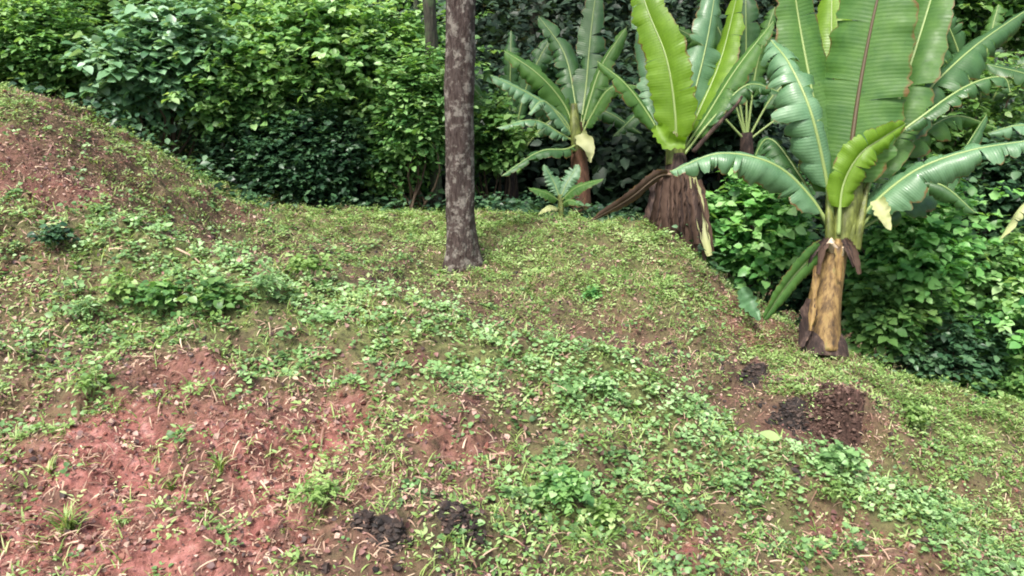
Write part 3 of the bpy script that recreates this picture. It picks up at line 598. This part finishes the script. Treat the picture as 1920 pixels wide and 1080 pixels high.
def banana_leaf(root, pts, width, pet=.18, roll=0, fold=.35, droop=.5, rag=.42, mat='bl_green', rib='rib_green', seed=0, prof=(.5, .55), rr=.016, wav=.04, label=None, tip=1.0, twist=0, asym=(1, 1)):
    """pts = (px,py,d) along the midrib; width = full blade width in metres; roll 0 faces the photographer's side"""
    rs = np.random.RandomState(seed); N = 60; rag = .5 if mat in ('bl_blue', 'bl_deep') else rag
    P_ = catmull([W(*p) for p in pts], N); T_ = np.gradient(P_, axis=0); T_ /= np.linalg.norm(T_, axis=1, keepdims=True)
    Vv = CAM - P_[N // 2]; Vv = Vv / np.linalg.norm(Vv)
    L0 = np.cross(T_, Vv); L0 /= np.linalg.norm(L0, axis=1, keepdims=True); N0 = np.cross(L0, T_)
    tt = np.linspace(0, 1, N); rl = R(roll) + R(twist) * tt
    L = L0 * np.cos(rl)[:, None] + N0 * np.sin(rl)[:, None]; Nn = np.cross(L, T_)
    b = np.clip((tt - pet) / (1 - pet), 0, 1)
    wprof = np.where(b > 0, (np.sin(math.pi * np.clip(b, 0, 1) ** prof[1]) ** prof[0]), 0) * width / 2
    if tip < 1: wprof *= 1
    K = 5; Vs = []; Fs = []; U_ = []; A_ = []; cnt = 0
    i0 = int(np.argmax(b > 0)); seg_l = np.linalg.norm(P_[1:] - P_[:-1], axis=1).mean()
    for si, side in enumerate((-1, 1)):
        i = i0
        while i < N - 1:
            ln = rs.randint(1, 7) if rs.rand() < rag * 1.7 else rs.randint(7, 20)
            if rag == 0: ln = N
            j = min(N - 1, i + ln)
            gap_ = .03 + .6 * rs.rand() ** 3; da = (rs.rand() - .4) * rag * 2.4; shr = 1 - rs.rand() * rag * .35; sk_ = (rs.rand() - .3) * rag * .25
            for q in range(i, j + 1):
                e = (q - i) / max(1, j - i); notch = 1 - rag * .45 * abs(2 * e - 1) ** 4 * (1 if ln < N else 0)
                ww = wprof[q] * shr * notch * asym[si] * (1 + .05 * rs.randn())
                wv = .05 * width * (vnoise(q * .7 + seed, side * 3.0, seed + 5) - .5) * 1.5 + wav * width * (vnoise(q * .16 + seed * 3.1, side * 4.0 + 9, seed) - .5) * 2.2 
                for k in range(K + 1):
                    u = k / K; ang = fold * (1 - u * .7) - (droop + da) * u * .8
                    p = P_[q] + L[q] * side * ww * u * math.cos(ang) + Nn[q] * (-ww * u * math.sin(ang)) * -1 + Nn[q] * wv * u * u + T_[q] * (ww * u * (.12 + sk_) + (.5 - e) * seg_l * ln * rag * gap_ * u ** 1.5 * (ln < N))
                    Vs.append(p); U_.append(u); A_.append(b[q])
            rows = j - i + 1; 
            for q in range(rows - 1):
                for k in range(K):
                    a = cnt + q * (K + 1) + k; Fs.append((a, a + 1, a + K + 2, a + K + 1))
            cnt += rows * (K + 1); i = j if (rs.rand() > rag or rag == 0) else j
            if i >= N - 1: break
    lf = link_mesh("leaf", np.array(Vs), np.array(Fs), M[mat], root, {'across': U_, 'along': A_})
    if label: lf["label"] = label
    V, F, F3 = tube(P_, np.linspace(rr, rr * .22, N) * np.where(tt < pet, 1.15, 1), 7)
    V = V - np.repeat(Nn, 7, 0).tolist().__len__() * 0 if False else V
    acc = Acc(); acc.add(V, F, F3, .5); acc.build("midrib", M[rib], lf)
    return lf
def sheath_tube(root, name, pts, rads, mat, seed=0, seg=18, amp=.08, label=None):
    P_ = catmull([W(*p) for p in pts], 26); rad = np.interp(np.linspace(0, 1, 26), np.linspace(0, 1, len(rads)), rads)
    V, F, F3 = tube(P_, rad, seg); ring = np.arange(len(V)); a = (ring % seg) / seg * 6.283
    c = np.vstack([np.repeat(P_, seg, 0), P_[-1:], P_[:1]]); k = 1 + amp * np.sin(a * 3 + seed) + amp * (vnoise(a * 2 + 9, V[:, 2] * 7, seed) - .5); k[-2:] = 1
    V = c + (V - c) * k[:, None]
    o = link_mesh(name, V, F, M[mat], root, {'rnd': np.full(len(V), .5)}, True, F3)
    if label: o["label"] = label
    return o
def strip(root, name, pts, width, mat, seed=0, label=None, curl=.6):
    """hanging dry sheath or leaf remnant"""
    rs = np.random.RandomState(seed); N = 16; P_ = catmull([W(*p) for p in pts], N); T_ = np.gradient(P_, axis=0); T_ /= np.linalg.norm(T_, axis=1, keepdims=True)
    Vv = CAM - P_[0]; Vv /= np.linalg.norm(Vv); L = np.cross(T_, Vv); L /= np.linalg.norm(L, axis=1, keepdims=True); Nn = np.cross(L, T_)
    a0 = rs.rand() * 3; Vs = []; K = 4; U_ = []; A_ = []
    for i in range(N):
        ww = width * (.5 + .5 * math.sin(math.pi * min(1, (i + 2) / N * .9))) * (1 + .15 * rs.randn())
        a = a0 * i / N * .5
        for k in range(K + 1):
            u = (k / K - .5) * 2; Vs.append(P_[i] + (L[i] * math.cos(a) + Nn[i] * math.sin(a)) * ww / 2 * u + Nn[i] * width * curl * (u * u) * .5 + rs.randn(3) * width * .02); U_.append(abs(u) * .9); A_.append(i / N)
    F = [(i * (K + 1) + k, i * (K + 1) + k + 1, (i + 1) * (K + 1) + k + 1, (i + 1) * (K + 1) + k) for i in range(N - 1) for k in range(K)]
    o = link_mesh(name, np.array(Vs), np.array(F), M[mat], root, {'across': U_, 'along': A_, 'rnd': np.full(len(Vs), rs.rand())})
    if label: o["label"] = label
    return o

# --- A: the big plant on the right
dA = 5.36; pa = W(1546, 645, dA); pa[2] = float(H(pa[0], pa[1]))
A_ = thing("banana_plant", pa, 'big banana plant with a bare yellow brown stem and wide upright leaves', 'banana plant')
sheath_tube(A_, "pseudostem", [(1543, 655, dA), (1545, 600, dA), (1553, 530, dA), (1566, 462, dA)], [.13, .112, .100, .092], 'stem_yel', 1)
strip(A_, "old_sheath", [(1520, 560, dA - .08), (1512, 610, dA - .1), (1500, 650, dA - .13)], .09, 'stem_dry', 3, 'peeling brown sheath')
strip(A_, "old_sheath", [(1533, 490, dA - .085), (1527, 550, dA - .1), (1519, 620, dA - .125)], .045, 'stem_yel', 5)
sheath_tube(A_, "root_collar", [(1541, 664, dA), (1543, 640, dA), (1545, 622, dA)], [.15, .135, .10], 'stem_dry', 5, amp=.12)
sheath_tube(A_, "cut_stub", [(1566, 476, dA - .06), (1562, 462, dA - .09), (1556, 452, dA - .12)], [.026, .030, .024], 'cut_pale', 7, 10, amp=.5, label='pale cut leaf base')
sheath_tube(A_, "cut_stub", [(1590, 470, dA - .04), (1590, 458, dA - .05), (1588, 448, dA - .07)], [.03, .033, .03], 'stem_dry', 8, 10)
sheath_tube(A_, "cut_stub", [(1575, 478, dA - .08), (1578, 462, dA - .11)], [.025, .022], 'cut_pale', 9, 10)
for k, xx in enumerate((1528, 1542, 1572, 1592, 1600)):
    strip(A_, 'old_sheath', [(xx * .5 + 785, 448, dA - .10), (xx, 470, dA - .125), (xx + (xx - 1566) * .35, 500 + 14 * (k % 3), dA - .12)], .045, ['stem_dry', 'bl_dry', 'stem_yel'][k % 3], 70 + k)
sheath_tube(A_, "leaf_base", [(1572, 470, dA), (1582, 420, dA), (1592, 370, dA), (1604, 310, dA)], [.085, .098, .098, .065], 'stem_olive', 2)
for k, (xa, xb_) in enumerate([(1556, 1552), (1572, 1574), (1592, 1606), (1604, 1630)]):
    sheath_tube(A_, 'leaf_stalk', [(xa, 468, dA - .05), (xa + (xb_ - xa) * .3, 420, dA - .07), (xb_, 330, dA - .03)], [.035, .03, .008], 'stem_olive', 60 + k, 10, amp=.2)
c0 = (1580, 440, dA)
banana_leaf(A_, [c0, (1597, 270, dA - .02), (1618, 130, dA - .05), (1650, -20, dA - .1), (1690, -150, dA - .1)], .62, .12, 12, .25, .3, .12, 'bl_green', 'rib_dark', 1, (.45, .6), .02, .02, label='widest upright leaf with a dark midrib')
banana_leaf(A_, [(1565, 440, dA), (1548, 310, dA + .05), (1522, 170, dA + .08), (1495, 20, dA + .1), (1480, -110, dA)], .40, .14, -28, .3, .3, .12, 'bl_green', 'rib_green', 2, (.5, .6), .016)
banana_leaf(A_, [(1600, 430, dA), (1650, 290, dA + .1), (1698, 150, dA + .15), (1745, 0, dA + .2), (1775, -110, dA + .2)], .42, .14, 25, .3, .4, .15, 'bl_green', 'rib_green', 3, (.5, .6), .016)
banana_leaf(A_, [(1580, 430, dA + .1), (1572, 250, dA + .3), (1560, 100, dA + .4), (1560, -40, dA + .5)], .42, .15, 5, .3, .3, .1, 'bl_young', 'rib_green', 4, (.5, .6), .014)
banana_leaf(A_, [(1565, 440, dA - .02), (1548, 330, dA - .12), (1520, 210, dA - .2), (1480, 120, dA - .1), (1445, 75, dA + .1)], .50, .2, -30, .35, .9, .5, 'bl_blue', 'rib_green', 5, (.5, .7), .016, .05, label='glossy pale leaf bent back to the left', asym=(1, .75))
banana_leaf(A_, [(1566, 445, dA), (1520, 370, dA - .05), (1450, 308, dA - .1), (1350, 288, dA - .1), (1256, 322, dA - .05)], .36, .14, -62, .2, .9, .35, 'bl_blue', 'rib_green', 6, (.5, .75), .014, .04, label='long arching leaf drooping to the left')
banana_leaf(A_, [(1592, 440, dA), (1640, 380, dA - .05), (1720, 318, dA - .15), (1820, 282, dA - .25), (1940, 262, dA - .35)], .44, .16, 58, .2, .9, .6, 'bl_blue', 'rib_green', 7, (.5, .7), .015, .05, label='torn glossy leaf drooping to the right')
banana_leaf(A_, [(1596, 430, dA + .02), (1660, 270, dA + .1), (1740, 170, dA + .2), (1830, 85, dA + .3), (1935, 12, dA + .4)], .40, .2, 40, .2, 1.0, .55, 'bl_deep', 'rib_green', 8, (.5, .7), .014, label='ragged leaf reaching to the upper right')
banana_leaf(A_, [(1594, 430, dA), (1650, 290, dA - .05), (1740, 210, dA - .1), (1820, 158, dA - .1), (1880, 145, dA - .1), (1895, 175, dA - .1)], .22, .3, 65, .1, 1.1, .5, 'bl_deep', 'bl_pale' if False else 'rib_green', 9, (.5, .7), .012, label='narrow leaf with a pale curled tip')
banana_leaf(A_, [(1572, 440, dA - .1), (1580, 350, dA - .14), (1612, 290, dA - .2), (1655, 258, dA - .22), (1698, 232, dA - .2)], .24, .12, -20, .9, .3, .25, 'bl_young', 'rib_green', 10, (.5, .6), .012, .06, label='short bright young leaf folding to the right')
banana_leaf(A_, [(1594, 440, dA + .05), (1680, 390, dA + .1), (1770, 330, dA + .3), (1850, 215, dA + .5)], .30, .2, 60, .2, 1.0, .7, 'bl_deep', 'rib_green', 12, (.5, .7), .011)
banana_leaf(A_, [(1560, 440, dA + .05), (1500, 330, dA + .15), (1440, 260, dA + .3), (1400, 330, dA + .4)], .28, .2, -60, .2, 1.0, .7, 'bl_deep', 'rib_green', 13, (.5, .7), .011)
banana_leaf(A_, [(1600, 430, dA + .1), (1680, 300, dA + .35), (1780, 220, dA + .5), (1870, 240, dA + .6)], .3, .25, 55, .2, 1.1, .7, 'bl_green', 'rib_green', 15, (.5, .7), .011)
banana_leaf(A_, [(1604, 440, dA + .02), (1680, 350, dA - .1), (1760, 345, dA - .2), (1830, 400, dA - .25)], .2, .3, 55, .2, 1.1, .7, 'bl_deep', 'rib_green', 16, (.5, .7), .010)
strip(A_, "leaf_scrap", [(1645, 375, dA - .1), (1658, 405, dA - .12), (1668, 432, dA - .14)], .11, 'bl_pale', 6, 'small pale hanging leaf tip')
banana_leaf(A_, [(1550, 455, dA - .05), (1512, 490, dA - .12), (1470, 540, dA - .14), (1432, 600, dA - .14)], .17, .05, 45, .9, .2, .0, 'bl_green', 'rib_green', 11, (.35, .5), .014, .01, label='cut leaf stalk leaning down to the left')
strip(A_, "leaf_scrap", [(1392, 540, dA + .1), (1405, 570, dA + .1), (1425, 600, dA + .08)], .13, 'bl_blue', 8, 'torn piece of leaf on the ground')

# --- B: middle plant with a skirt of dry leaves
pb = hit(1290, 480); dB = 6.75; pb = W(1285, 485, dB)
B_ = thing("banana_plant", (pb[0], pb[1], float(H(pb[0], pb[1]))), 'middle banana plant with a skirt of dead brown leaves', 'banana plant')
sheath_tube(B_, "pseudostem", [(1288, 520, dB), (1280, 420, dB), (1272, 340, dB), (1266, 290, dB)], [.12, .11, .10, .085], 'stem_dry', 2)
sheath_tube(B_, "leaf_base", [(1266, 310, dB), (1266, 270, dB), (1270, 230, dB)], [.085, .08, .06], 'stem_olive', 3)
rs_ = np.random.RandomState(5)
for k in range(24):
    x0 = 1238 + 66 * (k / 23) + rs_.randn() * 6; x1 = x0 + (x0 - 1272) * .6 + rs_.randn() * 8; dd = dB - .09 - .04 * rs_.rand()
    strip(B_, "dead_leaf", [(x0, 318 + rs_.rand() * 20, dd), (x0 * .5 + x1 * .5, 400, dd - .06), (x1, 430 + (x1 - 1250) * .35 + rs_.rand() * 62, dd - .04)], .05 + .05 * rs_.rand(), ['bl_dry', 'stem_dry', 'bl_dry', 'stem_dry', 'bl_dry'][k % 5], 30 + k, curl=.3 + .9 * rs_.rand())
cB = (1268, 300, dB)
banana_leaf(B_, [cB, (1266, 210, dB - .1), (1250, 110, dB - .15), (1215, 20, dB - .1), (1190, -60, dB)], .40, .1, 18, .5, .2, .15, 'bl_young', 'rib_green', 41, (.5, .6), .015, label='bright yellow green upright leaf')
banana_leaf(B_, [(1262, 300, dB), (1235, 210, dB + .1), (1215, 110, dB + .2), (1190, 0, dB + .3)], .30, .15, -10, .3, .4, .25, 'bl_blue', 'rib_green', 42, (.5, .6), .013)
banana_leaf(B_, [cB, (1298, 190, dB + .1), (1325, 80, dB + .15), (1345, -40, dB + .2)], .46, .2, -35, .2, .4, .2, 'bl_blue', 'rib_green', 43, (.5, .6), .014)
banana_leaf(B_, [cB, (1310, 210, dB + .1), (1352, 110, dB + .2), (1385, -20, dB + .3)], .36, .2, 40, .3, .4, .2, 'bl_young', 'rib_green', 44, (.5, .6), .013)
banana_leaf(B_, [cB, (1320, 225, dB), (1380, 130, dB - .05), (1450, 40, dB - .1)], .30, .2, 50, .2, .6, .3, 'bl_green', 'rib_green', 45, (.5, .65), .012)
banana_leaf(B_, [(1262, 305, dB), (1225, 230, dB), (1175, 160, dB - .05), (1120, 115, dB - .05)], .20, .25, -55, .2, .9, .4, 'bl_green', 'rib_green', 46, (.5, .7), .011)
banana_leaf(B_, [(1275, 300, dB), (1330, 230, dB - .05), (1400, 160, dB - .1), (1470, 175, dB - .1)], .26, .3, 60, .2, .9, .4, 'bl_deep', 'rib_green', 47, (.5, .7), .012)
banana_leaf(B_, [(1272, 330, dB - .1), (1235, 330, dB - .2), (1180, 372, dB - .3), (1112, 412, dB - .35)], .15, .2, 50, .4, .3, .05, 'bl_dry', 'rib_dry', 48, (.5, .7), .013, label='dead leaf fallen to the left onto the slope')
sheath_tube(B_, "dead_petiole", [(1300, 285, dB - .05), (1340, 240, dB - .12), (1378, 200, dB - .18), (1392, 180, dB - .2)], [.022, .018, .014, .010], 'stem_dry', 5, 8, label='bare brown leaf stalk')
strip(B_, "leaf_scrap", [(1232, 235, dB - .12), (1250, 262, dB - .16), (1285, 268, dB - .16)], .13, 'bl_young', 9, 'curled yellow green sheath')
strip(B_, "dead_leaf", [(1298, 330, dB - .12), (1312, 400, dB - .16), (1330, 480, dB - .2)], .09, 'bl_pale', 19, 'pale strip of dead leaf')

# --- C: left plant
dC = 7.9; pc = W(1085, 330, dC)
C_ = thing("banana_plant", (pc[0], pc[1], float(H(pc[0], pc[1]))), 'left banana plant growing behind the small sapling', 'banana plant')
gc = float(H(pc[0], pc[1])); sheath_tube(C_, "pseudostem", [(1090, 400, dC), (1088, 340, dC), (1085, 290, dC), (1082, 230, dC)], [.10, .09, .075, .05], 'root_dark', 2)
sheath_tube(C_, "leaf_base", [(1084, 285, dC - .02), (1078, 240, dC - .04), (1076, 195, dC - .02)], [.06, .055, .03], 'stem_olive', 4)
cC = (1084, 270, dC)
for k, (pp, ww, ro, mt, lab) in enumerate([
    ([cC, (1060, 200, dC), (1010, 140, dC - .1), (945, 95, dC - .1)], .38, -38, 'bl_green', None),
    ([cC, (1050, 215, dC - .1), (990, 175, dC - .2), (918, 140, dC - .3)], .36, -55, 'bl_blue', None),
    ([cC, (1078, 190, dC + .1), (1058, 100, dC + .2), (1010, 30, dC + .2)], .38, -15, 'bl_deep', None),
    ([cC, (1098, 170, dC + .1), (1108, 60, dC + .1), (1122, -50, dC + .1)], .40, 15, 'bl_deep', None),
    ([cC, (1105, 190, dC), (1130, 120, dC), (1175, 50, dC)], .34, 40, 'bl_green', None),
    ([cC, (1110, 215, dC - .1), (1145, 165, dC - .2), (1200, 160, dC - .2)], .26, 60, 'bl_green', None),
    ([cC, (1060, 235, dC - .1), (1020, 190, dC - .2), (990, 215, dC - .25)], .26, -60, 'bl_blue', 'short glossy leaf curling to the left'),
    ([cC, (1050, 250, dC - .1), (1000, 225, dC - .2), (930, 240, dC - .3)], .24, -68, 'bl_blue', None),
    ([cC, (1060, 280, dC - .2), (1010, 285, dC - .3), (940, 330, dC - .4)], .26, -68, 'bl_deep', None)]):
    banana_leaf(C_, pp, ww * .85, .18, ro, .25, .8 if abs(ro) > 30 else .4, .3, mt, 'rib_green', 60 + k, (.5, .65), .012, label=lab)
strip(C_, "leaf_scrap", [(1088, 252, dC - .12), (1104, 278, dC - .16), (1106, 305, dC - .16)], .15, 'bl_pale', 29, 'pale hanging piece of dead leaf')

# --- more plants in the dark behind
for (lab, px_, py_, dd, sd_, fr) in [('dim banana plant in the shade behind the middle one', 1400, 250, 8.3, 120, 7), ('dim banana plant at the upper right behind the big one', 1830, 250, 8.0, 140, 8), ('dim banana plant between the slim trunk and the left plant', 955, 300, 9.3, 160, 6)]:
    rs = np.random.RandomState(sd_); q = W(px_, py_, dd); gq = float(H(q[0], q[1])); F_ = thing('banana_plant', (q[0], q[1], gq), lab, 'banana plant')
    yb_ = py_ + (q[2] - gq) * FPX / dd
    sheath_tube(F_, 'pseudostem', [(px_, yb_, dd), (px_ + 3, (yb_ + py_) / 2, dd), (px_, py_, dd)], [.11, .09, .06], 'stem_dry', sd_)
    for k in range(fr):
        a = R(-80 + 160 * (k + .5) / fr + rs.randn() * 8); L_ = 210 + 60 * rs.rand(); sn, cs = math.sin(a), math.cos(a); dr = abs(sn) ** 2 * 130
        banana_leaf(F_, [(px_, py_ + 15, dd), (px_ + sn * L_ * .35, py_ - cs * L_ * .45 - 15, dd - .1), (px_ + sn * L_ * .75, py_ - cs * L_ * .85 + dr * .2, dd - .2), (px_ + sn * L_ * 1.1, py_ - cs * L_ * 1.1 + dr, dd - .2)], .34, .2, math.degrees(a) * .6, .25, .8, .6, ['bl_deep', 'bl_green', 'bl_deep'][k % 3], 'rib_green', sd_ + k, (.5, .65), .012)
# --- D: small sapling
dD = 7.35; pd = W(1052, 418, dD); pd[2] = float(H(pd[0], pd[1]))
D_ = thing("banana_sapling", pd, 'small banana sapling at the top edge of the slope', 'banana plant')
sheath_tube(D_, "pseudostem", [(1052, 445, dD), (1052, 390, dD), (1050, 365, dD)], [.035, .028, .02], 'stem_olive', 6, 12)
for k, (pp, ww, ro, mt) in enumerate([([(1051, 375, dD), (1040, 345, dD), (1020, 308, dD)], .17, -25, 'bl_blue'), ([(1051, 375, dD), (1062, 345, dD), (1085, 308, dD)], .22, 20, 'bl_blue'),
    ([(1051, 378, dD), (1080, 352, dD - .1), (1132, 335, dD - .2)], .17, 60, 'bl_green'), ([(1051, 378, dD), (1025, 362, dD - .1), (990, 352, dD - .15)], .15, -60, 'bl_green'),
    ([(1052, 385, dD), (1068, 375, dD - .1), (1092, 385, dD - .15)], .12, 50, 'bl_green'), ([(1051, 392, dD), (1030, 388, dD - .1), (1008, 402, dD - .1)], .10, -60, 'bl_pale')]):
    banana_leaf(D_, pp, ww, .12, ro, .3, .5, .1, mt, 'rib_green', 80 + k, (.5, .65), .006)

# --- E: plant beyond the right edge, its leaves reach into view
dE = 6.4; pe = W(2080, 480, dE)
E_ = thing("banana_plant", (pe[0], pe[1], float(H(pe[0], pe[1]))), 'banana plant at the right edge showing only pale leaf ends', 'banana plant')
sheath_tube(E_, "pseudostem", [(2088, 1000, dE), (2080, 600, dE), (2076, 400, dE), (2070, 300, dE)], [.13, .11, .09, .06], 'stem_yel', 6)
cE = (2070, 340, dE)
banana_leaf(E_, [cE, (2000, 330, dE - .1), (1920, 385, dE - .2), (1872, 452, dE - .2)], .16, .2, -60, .2, .8, .3, 'bl_pale', 'rib_green', 90, (.5, .7), .012, label='pale yellow drooping leaf end')
banana_leaf(E_, [cE, (2020, 220, dE + .2), (1950, 150, dE + .4), (1850, 120, dE + .5)], .35, .2, -50, .2, .8, .4, 'bl_deep', 'rib_green', 91, (.5, .7), .012)
banana_leaf(E_, [cE, (2060, 180, dE), (2010, 50, dE), (1960, -60, dE)], .4, .2, -20, .3, .4, .3, 'bl_green', 'rib_green', 92, (.5, .6), .012)
banana_leaf(E_, [cE, (2000, 260, dE - .1), (1920, 235, dE - .2), (1850, 250, dE - .2)], .25, .2, -60, .2, .8, .5, 'bl_blue', 'rib_green', 93, (.5, .7), .012)

# ------------------------------------------------------------------ countable plants and clods on the slope
def tuft(px, py, kind, h, nb, mat, label, seed, name, cat):
    p = hit(px, py); rs = np.random.RandomState(seed); root = thing(name, p, label, cat)
    az = rs.rand(nb) * 6.283
    if kind == 'grass':
        lean = .15 + .75 * rs.rand(nb); D = np.stack([np.cos(az) * np.sin(lean), np.sin(az) * np.sin(lean), np.cos(lean)], 1); Yv = np.stack([-np.sin(az), np.cos(az), 0 * az], 1)
        pos = p + rs.randn(nb, 3) * h * .10 * [1, 1, 0]; V, F, ix = scatter(BLADE[0], BLADE[1], pos, D, Yv, np.cross(D, Yv), h * (.5 + .6 * rs.rand(nb)), np.full(nb, .007))
        link_mesh("blades", V, None, mat, root, {'rnd': rs.rand(nb)[ix]}, True, F)
    else:
        T = LEAF_B if kind == 'broad' else LEAF_S; size = h * (.27 if kind == 'broad' else .30); nb = int(nb * 2.2)
        V, F, rnd, b = foliage(p + [0, 0, h * .45], (h * .5, h * .5, h * .4), nb, size * .85, T, .3, seed=seed, per=5, low_cut=-.2)
        link_mesh("leaves", V, None, mat, root, {'rnd': rnd}, True, F)
        acc = Acc()
        for i in range(min(8, len(b))): 
            V, F, F3 = tube(catmull([p - [0, 0, .02], (p + b[i]) / 2 + rs.randn(3) * .01, b[i]], 5), np.linspace(.004, .0015, 5), 4); acc.add(V, F, F3)
        acc.build("stem", M['rib_green'], root)
    return root
TF = [(403, 590, 'broad', .15, 34, 'sh_mid', 'dark green leafy weed on the crest above the red soil', 'weed_plant'),
 (300, 590, 'broad', .15, 28, 'sh_light', 'light green weed left of the dark leafy weed', 'weed_plant'),
 (235, 570, 'broad', .12, 20, 'weed_yel', 'yellow green weed at the left of the crest weeds', 'weed_plant'),
 (105, 470, 'broad', .12, 26, 'sh_dark', 'small dark green weed clump on the pale left mound', 'weed_plant'),
 (580, 525, 'broad', .13, 22, 'weed_yel', 'pale yellow green weed on the crest left of the trunk', 'weed_plant'),
 (170, 745, 'narrow', .11, 18, 'weed_yel', 'yellow green sprig at the left edge of the red soil', 'weed_plant'),
 (128, 995, 'grass', .10, 46, 'grass', 'bright grass tuft standing alone low on the red soil', 'grass_tuft'),
 (415, 880, 'grass', .08, 26, 'grass', 'grass tuft in the middle of the red soil', 'grass_tuft'),
 (325, 920, 'grass', .055, 18, 'grass', 'small thin grass tuft between two larger tufts', 'grass_tuft'),
 (95, 885, 'grass', .06, 16, 'grass', 'faint thin grass tuft near the left border', 'grass_tuft'),
 (600, 950, 'narrow', .09, 20, 'weed_yel', 'light sprig at the right edge of the red soil', 'weed_plant'),
 (230, 985, 'narrow', .045, 10, 'weed_yel', 'tiny yellow sprig beside the bright grass tuft', 'weed_plant'),
 (1060, 945, 'broad', .11, 60, 'sh_light', 'round bright green weed clump low in the middle', 'weed_plant'),
 (1130, 985, 'broad', .09, 24, 'weed_yel', 'small bright green weed below the round clump', 'weed_plant'),
 (1130, 745, 'broad', .09, 34, 'weed_blue', 'minty green weed patch on the middle of the crest', 'weed_plant'),
 (1575, 890, 'broad', .12, 26, 'weed_blue', 'bright green weed below the dark soil heap', 'weed_plant'),
 (1560, 940, 'narrow', .08, 16, 'weed_yel', 'pale sprig just below the bright weed', 'weed_plant'),
 (1110, 565, 'broad', .10, 18, 'sh_bright', 'bright weed in the lawn right of the trunk', 'weed_plant'),
 (1720, 800, 'broad', .12, 24, 'weed_yel', 'yellow green weed right of the dark heap', 'weed_plant'),
 (1400, 590, 'narrow', .12, 16, 'sh_light', 'light green weed beside the cut leaf stalk', 'weed_plant'),
 (1590, 650, 'broad', .10, 12, 'sh_light', 'pale leafy weed at the foot of the yellow stem', 'weed_plant'),
 (500, 560, 'narrow', .12, 20, 'weed_blue', 'grey green weed right of the dark leafy weed', 'weed_plant'),
 (380, 345, 'narrow', .10, 12, 'sh_light', 'small light weed on the far edge under the shrubs', 'weed_plant'),
 (160, 600, 'narrow', .10, 18, 'weed_blue', 'dull green weed above the left edge of the red soil', 'weed_plant')]
for i, t in enumerate(TF): tuft(t[0], t[1], t[2], t[3], t[4], M[t[5]], t[6], 300 + i, t[7], 'grass tuft' if 'grass' in t[7] else 'weed')
def heap(px, py, rx, ry, rz, mat, label, seed, cat='soil heap', name='soil_heap'):
    p = hit(px, py); rs = np.random.RandomState(seed); n = 64; m = 30; V = []
    u = np.linspace(0, 2 * math.pi, n, False); 
    for i in range(m):
        f = i / (m - 1)
        for a in u:
            rr = f * (1 + .35 * (vnoise(math.cos(a) * 2 + 5, math.sin(a) * 2 + 5, seed) - .5)); x_, y_ = p[0] + rx * rr * math.cos(a), p[1] + ry * rr * math.sin(a)
            V.append((x_, y_, float(H(x_, y_)) + rz * .55 * (1 - f * f) * (.1 + 1.8 * fbm(x_ * 30, y_ * 30, seed, 5)) + .012 * (vnoise(x_ * 90, y_ * 90, 3) - .5) - .012 * f))
    F = [(i * n + j, i * n + (j + 1) % n, (i + 1) * n + (j + 1) % n, (i + 1) * n + j) for i in range(m - 1) for j in range(n)]
    V = np.array(V); acc = Acc(); acc.add(V, np.array(F), None, rs.rand(len(V)) * .6)
    nc = int(26000 * rx * ry * 1.6) + 150
    for q in range(nc):
        i = rs.randint(0, len(V) * 9 // 10); sz = .0025 + .014 * rs.rand() ** 4
        C_l = V[i] + ICO[0] * sz * np.array([1, .8, .65]) * (1 + .3 * rs.randn(12, 1)) + rs.randn(3) * [rx * .09, ry * .09, .001]
        acc.add(C_l, None, ICO[1], rs.rand())
    return tag(acc.build(name, M[mat], None, False), label, cat)
heap(1490, 785, .16, .09, .07, 'clod_dark', 'black ash and soil heap in the hollow right of centre', 1)
heap(1555, 782, .22, .14, .10, 'clod_brown', 'brown lumpy soil heap just right of the black heap', 2)
heap(1415, 705, .12, .08, .06, 'clod_dark', 'small dark soil heap above the black heap', 3)
heap(1695, 720, .07, .05, .04, 'clod_dark', 'little dark clod mound below the big banana plant', 4)
heap(860, 975, .09, .05, .05, 'clod_dark', 'dark earth lump at the bottom centre', 5)
heap(735, 1010, .06, .04, .05, 'clod_dark', 'dark earth lump left of the bottom centre lump', 6)
heap(690, 985, .05, .04, .04, 'clod_dark', 'smallest dark earth lump at the bottom', 7)
# fallen yellow leaf
def fallen(px, py, L_, mat, label, seed, name='fallen_leaf'):
    p = hit(px, py); rs = np.random.RandomState(seed); T = leaf_t(.30, .2, .15, 6); X, Y, Z = frames(np.array([[.1, -.35, 1.]]), np.array([rs.rand() * 6.28]))
    V, F, ix = scatter(T[0], T[1], p[None] + [[0, 0, .03]], X, Y, Z, np.array([L_])); return tag(link_mesh(name, V, None, M[mat], None, {'rnd': np.full(len(V), .8), 'across': np.zeros(len(V)), 'along': np.zeros(len(V))}, True, F), label, 'fallen leaf')
fallen(1462, 835, .085, 'weed_yel', 'yellow fallen leaf below the black heap', 2)
fallen(1290, 940, .045, 'weed_yel', 'small yellow leaf fallen among the low weeds', 5)
fallen(550, 720, .03, 'straw', 'pale chip of dry leaf on the red soil near the crest', 8)
def stick(pts, r, label, seed):
    q = [hit(*p) + [0, 0, .012] for p in pts]; V, F, F3 = tube(catmull(q, 12), np.linspace(r, r * .5, 12), 6, .2); a = Acc(); a.add(V, F, F3, .8); return tag(a.build('stick', M['straw'], None), label, 'stick')
stick([(30, 1024), (62, 1022), (100, 1026)], .004, 'pale straight stick at the bottom left corner', 1)
stick([(700, 1050), (720, 1030), (745, 1035)], .004, 'short broken stick at the bottom left of centre', 2)
stick([(330, 470), (360, 485), (385, 505)], .006, 'brown stick lying in the hollow behind the left crest', 3)
